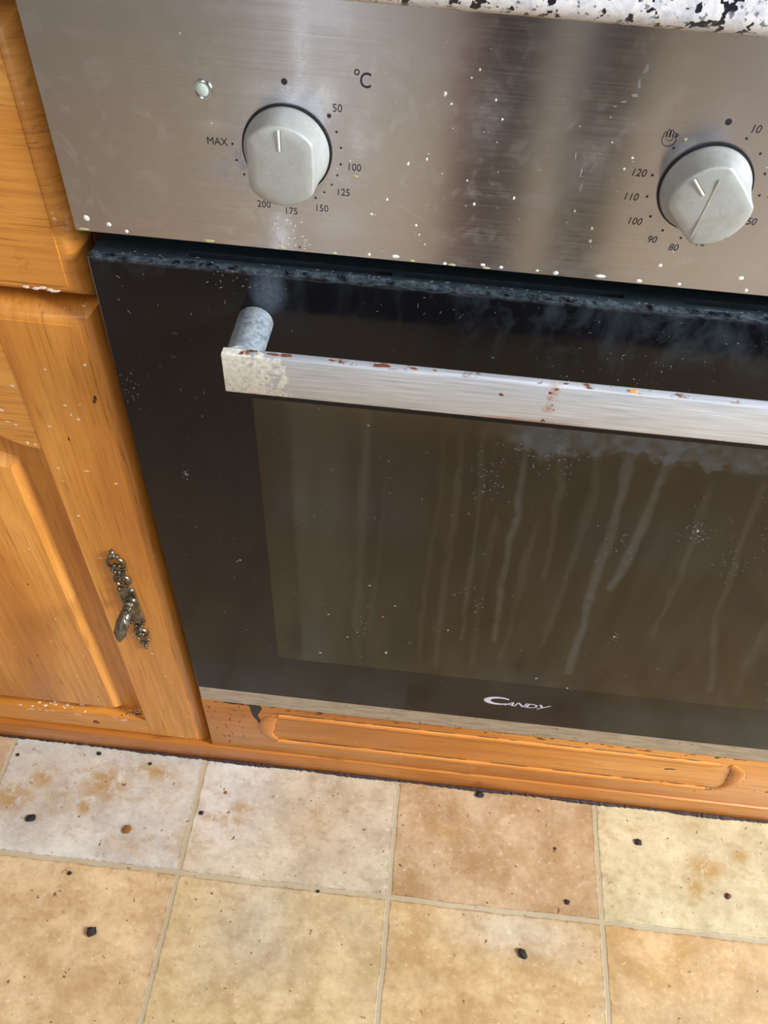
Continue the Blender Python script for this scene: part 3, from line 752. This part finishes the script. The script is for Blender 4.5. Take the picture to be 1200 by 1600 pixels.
dw = dense_front('door_window', 81.6, 513.9, 85.1, 385.9, 0.05, 3.9, 1.2, [WINDOW, SPLASH, CRUST], door, {'film': ('FLOAT', film)}, win_extra)
# inner door frame behind the window
bm = bmesh.new()
for a in ((30, 99, 19, 24, 30, 455), (497, 565, 19, 24, 30, 455), (99, 497, 19, 24, 30, 72), (99, 497, 19, 24, 405, 455)): box(bm, *a)
finish('inner_door_frame', bm, INNER, door)
# bottom steel strip
bm = bmesh.new(); box(bm, 1.5, 593.5, 0.3, 20, -11, 14.3, .8, 2)
for k in range(60): splat(bm, random.uniform(6, 590), .3, random.uniform(-11, -5) if random.random() < .6 else random.uniform(8, 14), random.uniform(.3, 1.4), random.uniform(.2, .7), .15, 1, 8, .5)
finish('bottom_strip', bm, [STRIP, CHIP], door, smooth=False)

# maker's name: crescent C and small italic capitals
bm = bmesh.new()
def poly(bm, pts, y0=-.12, y1=0.0):
    f = [bm.verts.new((x, y0, z)) for x, z in pts]; b = [bm.verts.new((x, y1, z)) for x, z in pts]
    bm.faces.new(f); n = len(pts)
    for i in range(n): bm.faces.new((f[i], f[(i + 1) % n], b[(i + 1) % n], b[i]))
def crescent(bm):
    out, inn = [], []
    for k in range(25):
        a = math.radians(40 + k * (318 - 40) / 24)
        out.append((279.2 + 12.3 * math.cos(a) + .10 * 6.9 * math.sin(a), 51.3 + 7.0 * math.sin(a)))
        inn.append((281.6 + 9.0 * math.cos(a) + .1 * 4.6 * math.sin(a), 51.4 + 4.7 * math.sin(a)))
    for i in range(24):
        poly(bm, [out[i], out[i + 1], inn[i + 1], inn[i]])
crescent(bm)
def glyph(strokes_, ox, w, h=7.4, z0=44.7, sl=.32, t=1.0):
    for pts, th in strokes_:
        P = [(ox + x * w + z * h * sl, z0 + z * h) for x, z in pts]
        for (xa, za), (xb, zb) in zip(P, P[1:]):
            dx, dz = xb - xa, zb - za; L = math.hypot(dx, dz)
            hx_, hz_ = (th, 0) if abs(dz) > abs(dx) * .5 else (0, th * .55)
            poly(bm, [(xa - hx_, za - hz_), (xb - hx_, zb - hz_), (xb + hx_, zb + hz_), (xa + hx_, za + hz_)])
glyph([([(0, 0), (.5, 1)], .62), ([(.5, 1), (.8, 0)], .95), ([(.25, .3), (.7, .3)], .9)], 286.6, 8.4)
glyph([([(0, 0), (.0, 1)], .62), ([(.0, 1), (.9, 0)], .95), ([(.9, 0), (.9, 1)], .62)], 295.4, 8.6)
glyph([([(0, 0), (0, 1)], .95), ([(0, .93), (.6, .93), (.95, .7)], .85), ([(.95, .75), (.95, .28)], .9), ([(.95, .3), (.6, .07), (0, .07)], .85)], 305.6, 8)
glyph([([(0, 1), (.42, .42)], 1.05), ([(1.0, 1), (.1, -.08)], .8)], 315.2, 9)
finish('brand_lettering', bm, LOGO, door, smooth=False)

# handle: flat bar on two posts
bm = bmesh.new(); box(bm, 78.5, 516.5, -40, -34, 425, 450, .7, 2)
for x, z, a, b in [(222.2, 441.6, 1.3, 1.0), (246, 427, 1.2, .9), (246, 446, 1.2, .8), (249, 448.6, 1.2, .7), (248.5, 438, .6, .5), (101, 436.5, .5, .4), (250, 435, .5, .5)]: splat(bm, x, -40, z, a, b, .15, 1, 9, .4)
for x, a, b in [(104, 3.5, 1.1), (112, 4, 1.2), (135, 2, .8), (159, 4.6, 1.5), (163, 2.6, 1), (176, 2, .9), (187, 1.2, .5), (253, 1.5, .6)]: splat(bm, x, -36.4, 450, a, b, .25, 1, 10, .45, 'z')
splat(bm, 286, -37.5, 450, 2.6, 1.3, .8, 2, 10, .35, 'z')
hb = finish('door_handle', bm, [HANDLE, RUST, RUSTO], OVEN)
for px_, nm in ((88.0, 'l'), (507.0, 'r')):
    bm = bmesh.new()
    pts = [(px_, y, 442.3) for y in (-.2, -.6, -4, -12, -20, -28, -34.0)]
    tube(bm, pts, [9.2, 9.6, 9.6, 9.5, 9.5, 9.4, 9.4], 40)
    finish('handle_post', bm, POST, hb)

# ------------------------------------------------------------------ oak decor board under the oven + plinth
DB = empty('decor_board', (297.5, 10, -116), 'scratched honey oak board with a long routed moulding under the oven', 'board')
bm = bmesh.new(); box(bm, 0, 596, 2, 20, -116.5, -11.6, 1.0, 2)
def ragged(bm, pts, y, mat):
    f = [bm.verts.new((x, y - .12, z)) for x, z in pts]; fc = bm.faces.new(f); fc.material_index = mat
    b = [bm.verts.new((x, y + .02, z)) for x, z in pts]
    n = len(pts)
    for i in range(n): q = bm.faces.new((f[i], f[(i + 1) % n], b[(i + 1) % n], b[i])); q.material_index = mat
ragged(bm, [(47, -12.5), (58, -12.6), (60, -20), (57, -27), (54.5, -35), (57, -47), (59, -53), (55.5, -54), (52, -44), (49.5, -37), (48, -25)], 2, 1)
ragged(bm, [(22, -12.2), (42, -12.4), (43, -17), (36, -16), (30, -17.5), (24, -14)], 2, 1)
for k in range(70): splat(bm, random.uniform(10, 590), 2, random.uniform(-19, -12.3), random.uniform(.8, 5), random.uniform(.5, 1.6), .08, 1 if random.random() < .4 else 2, 9, .5)
for k in range(26): splat(bm, random.uniform(2, 40), 2, random.uniform(-105, -20), random.uniform(.3, 1.2), random.uniform(.8, 4.5), .05, 2, 9, .6, 'y', random.uniform(-.5, .5))
for x, z, a, b in [(468, -52, 5.5, 1.2), (462, -53, 3, 1.6), (578, -80, 3.5, 2), (572, -80, 2, 1.2), (490, -30.5, 1.8, 1.6), (505, -96, 1, 1), (560, -80, 1, .8)]: splat(bm, x, 2, z, a, b, .1, 1, 8, .5)
finish('board', bm, [OAK_B, CHIP, simple('dark_scuff', (136, 74, 34), .7)], DB)
def bead(name, pts, r, outline=True):
    bm = bmesh.new(); tube(bm, pts, r, 10, flat=.85)
    for k in range(80 if outline else 10):  # dark strokes along both sides of the bead
        i = random.randrange(len(pts) - 1); t_ = random.random(); a = Vector(pts[i]).lerp(Vector(pts[i + 1]), t_)
        s_ = random.choice((-1, 1)); L = random.uniform(2, 13)
        splat(bm, a.x, 1.9, a.z + s_ * (r + .3), L if abs(pts[0][0] - pts[-1][0]) > 60 else 1.0, .5, .3, 1, 8, .4)
    return finish(name, bm, [OAK_BEAD, CHIP], DB)
def lin(a, b, n=24): return [tuple(Vector(a).lerp(Vector(b), i / (n - 1))) for i in range(n)]
bead('moulding_bead', lin((76, 1.8, -30), (507, 1.8, -30)), 3.0)
bead('moulding_bead', lin((72, 1.8, -86), (511, 1.8, -86)), 3.0)
def arc_end(sx):
    def mx(x): return x if sx < 0 else 595 - x
    bm = bmesh.new()
    mid = [(77, -29.5), (70.5, -35), (65.5, -43), (63.2, -52), (62.0, -61), (62.6, -70), (65.5, -78), (70, -84), (74, -86.5)]
    rr = [2.4, 4.6, 7.2, 8.2, 7.6, 6.0, 4.2, 3.0, 2.4]
    fp, fr = [], []
    for i in range(len(mid) - 1):
        for k in range(4):
            t_ = k / 4; fp.append((mx(mid[i][0] * (1 - t_) + mid[i + 1][0] * t_), 1.9, mid[i][1] * (1 - t_) + mid[i + 1][1] * t_)); fr.append(rr[i] * (1 - t_) + rr[i + 1] * t_)
    tube(bm, fp, fr, 16, flat=.30)
    for (x, z), r in zip(mid[1:], rr[1:]):                      # dark marks along both rims of the scoop
        for q in (-1, 1):
            if random.random() < .8: splat(bm, mx(x + q * (r + .2)), 1.9, z, .5, 2.4, .25, 1, 8, .4, 'y', -.2 if sx < 0 else .2)
    finish('moulding_end', bm, [OAK_BEAD, CHIP], DB)
arc_end(-1); arc_end(1)

bm = bmesh.new(); box(bm, -900, 1100, .2, 18, FZ, -116.8, .8, 2)
pl = finish('plinth', bm, OAK_K); tag(pl, 'plain brown oak plinth board running along the floor beneath the units', 'plinth')
bm = bmesh.new()
x = -400.0
pts = []
while x < 720:
    pts.append((x, -.6, FZ + .9)); x += 2.5
tube(bm, pts, [max(.4, 1.2 + 1.3 * (random.random() - .5) + 1.3 * math.sin(p_[0] * .05) * (.6 if p_[0] > -20 else .2) + (.9 if p_[0] > -90 else -.3)) for p_ in pts], 6)
sl = finish('sealant_bead', bm, simple('blackened_sealant', (48, 26, 24), .7), pl)
sl['label'] = 'blackened grime line where the board meets the floor'

# ------------------------------------------------------------------ oak cabinet on the left
CB = empty('kitchen_cabinet', (-255, 20, -116), 'honey oak base cabinet with one drawer over a raised-panel door', 'cabinet')
bm = bmesh.new()
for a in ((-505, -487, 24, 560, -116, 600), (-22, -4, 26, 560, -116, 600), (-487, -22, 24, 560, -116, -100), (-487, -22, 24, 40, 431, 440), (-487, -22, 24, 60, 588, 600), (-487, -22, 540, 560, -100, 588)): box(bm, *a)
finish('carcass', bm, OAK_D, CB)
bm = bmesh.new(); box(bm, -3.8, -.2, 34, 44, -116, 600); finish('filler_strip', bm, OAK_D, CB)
def round_slab(bm, x0, x1, z0, z1, y0, y1, r, edges='lrtb'):
    """board with a quarter-round edge and a small step where the round starts"""
    def ring(ins, y):
        l = x0 + (ins if 'l' in edges else 0); rr = x1 - (ins if 'r' in edges else 0)
        b = z0 + (ins if 'b' in edges else 0); t = z1 - (ins if 't' in edges else 0)
        return [bm.verts.new(p) for p in ((l, y, b), (rr, y, b), (rr, y, t), (l, y, t))]
    rows = [ring(0, y1), ring(0, y0 + r * 1.5)]
    for k in range(1, 8):
        a = math.pi / 2 * k / 7
        rows.append(ring(r * (1 - math.cos(a)), y0 + .9 + (r * 1.5 - .9) * (1 - math.sin(a))))
    rows.append(ring(r + .3, y0))
    for a, b in zip(rows, rows[1:]):
        for i in range(4): bm.faces.new((a[i], a[(i + 1) % 4], b[(i + 1) % 4], b[i]))
    bm.faces.new(rows[-1]); bm.faces.new(rows[0])
bm = bmesh.new(); round_slab(bm, -505, -4.5, 438.5, 585, 4, 24, 11)
for x, z in [(-40, 447), (-26, 446), (-34, 446.5), (-30, 447.5), (-23, 446)]: splat(bm, x, 4, z, 2.6, 1.0, .15, 1, 9, .4)
PAINT = simple('pale_paint_fleck', (228, 206, 190), .6)
finish('drawer_front', bm, [OAK_H, PAINT], CB)
# the door: frame made of stile, rails (arched top rail) and a raised panel
DZ0, DZ1 = -123.0, 434.0
door_e = None
ZR = -80.0
def zarc(x):
    d = min(-66 - x, x + 441)
    d = max(d, 0)
    return 317 + (40 * (1 - math.cos(math.pi * min(d, 120) / 120)))
def edge_prof(r=11, n=8):
    return [(0, 24), (0, 4 + r * 1.5)] + [(r * (1 - math.cos(math.pi / 2 * k / n)), 4.9 + (r * 1.5 - .9) * (1 - math.sin(math.pi / 2 * k / n))) for k in range(1, n + 1)] + [(r + .3, 4)]
def frame_mesh():
    """right stile, left stile: boards with the rounded outer edge, mitred into the rails' rounds"""
    E = edge_prof()
    res = []
    for side in (1, -1):
        bm = bmesh.new()
        rows = []
        for ins, y in E:
            X = -4.5 - ins if side > 0 else -505 + ins
            rows.append((X, y, DZ0 + ins, DZ1 - ins))
        vs = [(bm.verts.new((X, y, a)), bm.verts.new((X, y, b))) for X, y, a, b in rows]
        for (a, b), (c, d) in zip(vs, vs[1:]): bm.faces.new((a, b, d, c))
        xi = -66 if side > 0 else -441
        inn = [(bm.verts.new((xi, y, a)), bm.verts.new((xi, y, b))) for X, y, a, b in rows]
        for (a, b), (c, d) in zip(inn, inn[1:]): bm.faces.new((a, b, d, c))
        n = len(rows)
        bm.faces.new((vs[-1][0], vs[-1][1], inn[-1][1], inn[-1][0])); bm.faces.new((vs[0][0], vs[0][1], inn[0][1], inn[0][0]))
        for q in (0, 1):
            for i in range(n - 1): bm.faces.new((vs[i][q], vs[i + 1][q], inn[i + 1][q], inn[i][q]))
        res.append(bm)
    return res
b1, b2 = frame_mesh()
for x, z in [(-14, 395), (-40, 360), (-38, 352), (-30, 362), (-34, 349), (-60, 300), (-55, 340), (-45, 200), (-40, 300), (-36, 60), (-30, 20), (-52, 200), (-48, 90), (-25, 10), (-20, -60), (-33, -108), (-28, -112), (-45, 388), (-22, 290), (-58, 250)]: splat(b1, x if x < -17 else -19, 4, z, random.uniform(.6, 1.8), random.uniform(.5, 1.4), .12, 1, 8, .4)
for x, z in [(-20, 366), (-19, 369), (-45, 330)]: splat(b1, x, 4, z, 1.0, 2.2, .12, 2, 8, .5)
DOORF = finish('cabinet_door', b1, [OAK_V, PAINT, CHIP], CB)
finish('door_stile', b2, OAK_V, DOORF)
# top rail with arched lower edge
bm = bmesh.new()
N = 120
X = [-66 - 375 * i / N for i in range(N + 1)]
E = edge_prof()
low_f = [bm.verts.new((x, 4.3, zarc(x) + .5)) for x in X]; low_m = [bm.verts.new((x, 5.2, zarc(x))) for x in X]; low_b = [bm.verts.new((x, 20, zarc(x))) for x in X]
tops = [[bm.verts.new((x, y + (.3 if y == 4 else 0), DZ1 - ins)) for x in X] for ins, y in E]
for i in range(N):
    bm.faces.new((low_f[i], low_f[i + 1], tops[-1][i + 1], tops[-1][i]))
    bm.faces.new((low_f[i], low_f[i + 1], low_m[i + 1], low_m[i])); bm.faces.new((low_m[i], low_m[i + 1], low_b[i + 1], low_b[i]))
    for a, b in zip(tops, tops[1:]): bm.faces.new((a[i], a[i + 1], b[i + 1], b[i]))
    bm.faces.new((low_b[i], low_b[i + 1], tops[0][i + 1], tops[0][i]))
for x, z in [(-70, 321), (-75, 322), (-84, 350), (-78, 338), (-86, 364), (-83, 340), (-90, 352), (-70, 372)]: splat(bm, x, 4.3, z, random.uniform(1, 2.2), random.uniform(.6, 1.5), .12, 1, 8, .4)
finish('door_rail', bm, [OAK_H, PAINT], DOORF)
bm = bmesh.new(); round_slab(bm, -441, -66, DZ0, ZR, 4.3, 24, 11, 'b')
for x, z in [(-180, -83), (-172, -83.5), (-165, -82), (-140, -84), (-190, -84), (-100, -82), (-92, -86), (-88, -83)]: splat(bm, x, 4.3, z, random.uniform(2, 5), random.uniform(.5, 1.1), .12, 1, 8, .5)
for k in range(16): splat(bm, random.gauss(-165, 14), random.uniform(6, 14), ZR, random.uniform(.8, 3), random.uniform(.6, 1.6), .12, 1, 8, .5, 'z')
for k in range(30): splat(bm, random.gauss(-82, 8), random.uniform(6, 15), ZR, random.uniform(.5, 1.8), random.uniform(.5, 1.2), .3, 3 if k % 2 else 1, 8, .5, 'z')
splat(bm, -122, 4.3, -98, 4, 4.5, .1, 2, 9, .4)
finish('door_rail', bm, [OAK_H, PAINT, simple('rusty_stain', (132, 52, 22), .7), CHIP], DOORF)
# raised panel
def pan_ring(ins, y):
    pts = []
    x0, x1 = -441 + ins, -66 - ins
    n = 100
    for i in range(n + 1): pts.append((x0 + (x1 - x0) * i / n, None))
    ring = [(x1, ZR + ins * .6), (x0, ZR + ins * .6)]
    arcp = []
    for i in range(n + 1):
        x = x0 + (x1 - x0) * i / n
        u = -441 + 375 * i / n
        arcp.append((x, zarc(u) - ins * .8))
    return [(x, y, z) for x, z in ring + arcp]
bm = bmesh.new()
rows = [[bm.verts.new(p) for p in pan_ring(i_, y_)] for i_, y_ in [(-6, 17), (0, 16.5), (8, 15.8), (16, 14.4), (21, 13.6), (23.5, 12.9), (25, 11.4), (27.5, 8.6), (30.5, 5.9), (32.5, 5.4)]]
for a, b in zip(rows, rows[1:]):
    n = len(a)
    for i in range(n): bm.faces.new((a[i], a[(i + 1) % n], b[(i + 1) % n], b[i]))
bm.faces.new(rows[-1]); bm.faces.new([bm.verts.new((v.co.x, 19, v.co.z)) for v in rows[0]])
for x, z in [(-110, 200), (-115, 100), (-104, 40), (-130, 60), (-125, 150), (-140, -20), (-120, 0), (-108, -40), (-150, 30)]: splat(bm, x, 5.4, z, random.uniform(.6, 1.2), random.uniform(.6, 1.4), .1, random.choice((1, 2)), 7, .4)
finish('raised_panel', bm, [OAK_P, PAINT, CHIP], DOORF, ang=25)

# ornate brass pull on the door
PULL = bpy.data.objects.new('door_pull', None); COL.objects.link(PULL); PULL.parent = CB; PULL.matrix_parent_inverse = CB.matrix_basis.inverted()
PULL.location = (-.038, .004, .145); PULL.empty_display_size = .01
PULL['label'] = 'ornate antique brass drop pull with fretwork backplate'
PINV = Matrix.Translation(-Vector((-.038, .004, .145)))
def pfin(name, bm, m):
    o = finish(name, bm, m); o.parent = PULL; o.matrix_parent_inverse = PINV; return o
def cxz(z): return -40.6 + (213 - z) * .018
bm = bmesh.new()
Y = 2.2
# solid middle plate
pp = [(-6.6, 163), (-4.4, 164.5), (4.4, 164.5), (6.4, 162), (5.8, 158), (6.4, 140), (5.8, 120), (6.6, 115), (4, 112.5), (-4, 112.5), (-6.4, 115), (-5.8, 120), (-6.4, 140), (-5.8, 158)]
f = [bm.verts.new((cxz(z) + x, 2.4, z)) for x, z in pp]; b = [bm.verts.new((cxz(z) + x, 4.0, z)) for x, z in pp]
bm.faces.new(f); bm.faces.new(b)
for i in range(len(pp)): bm.faces.new((f[i], f[(i + 1) % len(pp)], b[(i + 1) % len(pp)], b[i]))
for sx in (-1, 1):
    tube(bm, [(cxz(z) + sx * 6.0, 2.4, z) for z in range(116, 162, 4)], 1.0, 8)
    for zz in (163, 114): sphere(bm, (cxz(zz) + sx * 5.2, 2.0, zz), 1.9)
    def scroll(zc, dirn, a0, R):
        pts = []
        for k in range(15):
            t_ = k / 14
            ang = math.pi * (1.5 - 1.55 * t_)
            rr = R * (1 - .45 * t_)
            pts.append((cxz(zc) + sx * (rr * math.cos(ang) * -.95 * -1 * .95 + 2.2), Y, zc + dirn * rr * math.sin(ang)))
        tube(bm, pts, [1.25 - .4 * k / 14 for k in range(15)], 8)
        sphere(bm, pts[-1], 1.7)
    # heart-shaped scrolls above
    for zc, dirn, R in ((196, 1, 8.2), (176, -1, 7.4), (97, 1, 6.6)):
        pts = []
        for k in range(17):
            t_ = k / 16; ang = math.radians(90 - 250 * t_); rr = R * (1 - .5 * t_)
            pts.append((cxz(zc) + sx * (1.2 + rr * .82 * math.cos(ang)), Y, zc + dirn * rr * math.sin(ang)))
        tube(bm, pts, [1.3 - .35 * k / 16 for k in range(17)], 8); sphere(bm, pts[-1], 1.8)
    sphere(bm, (cxz(186) + sx * 3.4, Y, 186), 1.9); sphere(bm, (cxz(186) + sx * 5.6, Y, 187.5), 1.4)
    sphere(bm, (cxz(206) + sx * 2.6, Y, 206.5), 1.9); sphere(bm, (cxz(108) + sx * 2.6, Y, 108.5), 1.8)
    sphere(bm, (cxz(82) + sx * 2.6, Y, 82), 1.6); sphere(bm, (cxz(88) + sx * 4.4, Y, 88), 1.5)
for z, r in ((211.5, 2.2), (207, 1.7), (186, 1.8), (77, 1.9), (73.5, 1.6), (104, 1.6)): sphere(bm, (cxz(z), Y, z), r)
tube(bm, [(cxz(z), 2.6, z) for z in (166, 172, 180, 186, 190)], 1.0, 6); tube(bm, [(cxz(z), 2.6, z) for z in (111, 104, 92, 84, 78)], 1.0, 6)
pfin('backplate', bm, BRASS)
bm = bmesh.new()
path = [(-37.6, 3, 148.5), (-37.6, -2, 149), (-37.8, -6, 149), (-38.0, -9, 148.6), (-38.3, -12, 147.6), (-38.8, -15, 146), (-39.6, -18, 143.4), (-40.6, -21, 139.6), (-41.6, -23.4, 135.2), (-42.4, -25, 130.8), (-42.9, -25.8, 127.6)]
rad_ = [4.6, 4.3, 3.9, 4.1, 4.5, 5.0, 5.4, 5.2, 4.3, 2.9, 1.2]
# turned neck rings
fine_p, fine_r = [], []
for i in range(len(path) - 1):
    for k in range(6):
        t_ = k / 6; fine_p.append(tuple(Vector(path[i]).lerp(Vector(path[i + 1]), t_)))
        r_ = rad_[i] * (1 - t_) + rad_[i + 1] * t_
        if i < 4: r_ += .55 * math.sin((i * 6 + k) * math.pi / 3.2)
        fine_r.append(r_)
tube(bm, fine_p, fine_r, 18, flat=.8)
for s_ in (-1, 1):
    for q in (0, 1.9, 3.8):
        pts = []
        for k in range(9):
            t_ = k / 8; i0 = min(9, 4 + int(t_ * 5)); fr_ = t_ * 5 - int(t_ * 5); c = Vector(path[i0]).lerp(Vector(path[min(10, i0 + 1)]), fr_)
            rr = rad_[i0] * .98
            pts.append((c.x + s_ * math.sin(q * .4 + t_ * 2.0) * rr, c.y - rr * .75 * math.cos(q * .4 + t_ * 2), c.z + rr * .5 * math.cos(q * .4 + t_ * 2)))
        tube(bm, pts, .45, 6)
pfin('drop_handle', bm, BRASS)

# ------------------------------------------------------------------ crumbs on the floor
def crumb(name, x, y, r, mat, label, group=None, sx=1.0, rot=0.0):
    bm = bmesh.new(); g = bmesh.ops.create_icosphere(bm, subdivisions=2, radius=r)
    for v in bm.verts:
        q = 1 + random.uniform(-.22, .22); v.co *= q; v.co.x *= sx; v.co.z *= .5
        a = v.co.x * math.cos(rot) - v.co.y * math.sin(rot); b = v.co.x * math.sin(rot) + v.co.y * math.cos(rot); v.co.x, v.co.y = a, b
    zmin = min(v.co.z for v in bm.verts)
    for v in bm.verts: v.co = Vector((v.co.x, v.co.y, v.co.z - zmin))
    o = finish(name, bm, mat, smooth=False); o.location = Vector((x, y, FZ + .02)) * S
    tag(o, label, 'crumb', group); return o
G = 'crumbs scattered on the tiled floor'
crumb('burnt_crumb', -172.8, -84.7, 3.6, CRUMBD, 'elongated black crumb on the pale grey tile at the far left', G, 1.5, .3)
crumb('brown_crumb', -72.0, -85.1, 4.2, CRUMBB, 'shiny olive-brown crumb in the middle of the pale grey tile', G, 1.1, 1.0)
crumb('burnt_crumb', -76.2, -182.5, 4.6, CRUMBD, 'triangular black crumb alone on the peach tile at lower left', G, 1.1, .1)
crumb('burnt_crumb', -0.8, -59.6, 2.3, CRUMBD, 'small black crumb beside the grout right of the pale grey tile', G, 1.1)
crumb('brown_crumb', 19.5, -35.3, 1.6, CRUMBB, 'tiny brown crumb near the plinth on the second tile', G)
crumb('burnt_crumb', 289.9, -6.5, 3.4, CRUMBD, 'black lump pressed against the plinth below the oven name', G, 1.3)
crumb('burnt_crumb', 457.6, -38.1, 3.2, CRUMBD, 'black crumb on the pale yellow tile at the right', G, 1.3, -.6)
crumb('burnt_crumb', 334.3, -157.1, 3.9, CRUMBD, 'large black crumb on the tan tile at lower right', G, 1.3, -.6)
crumb('burnt_crumb', 379.8, -105.4, 2.3, CRUMBD, 'small dark crumb near the lower corner of the darker tan tile', G, 1.2, -.7)
crumb('brown_crumb', 543.4, -81.9, 2.8, simple('red_brown_crumb', (92, 34, 20), .6), 'reddish-brown crumb at the right end of the pale yellow tile', G)
crumb('burnt_crumb', -68.5, -13.5, 1.8, CRUMBD, 'tiny black crumb on the pale grey tile close to the plinth', G)
crumb('burnt_crumb', -126.6, -8.6, 2.0, CRUMBD, 'tiny black crumb under the cabinet on the pale grey tile', G, 1.3)
crumb('burnt_crumb', -212.5, -20.2, 1.8, CRUMBD, 'tiny black crumb in the upper left corner of the pale grey tile', G)
crumb('brown_crumb', -115.4, -133.0, 2.0, CRUMBD, 'small dark crumb just below the grout at left', G)
crumb('burnt_crumb', 131.7, -122.5, 1.7, CRUMBD, 'tiny dark crumb lying in the level grout line', G)
crumb('burnt_crumb', 369.7, -54.0, 1.3, CRUMBD, 'pinhead crumb in the middle of the darker tan tile', G)
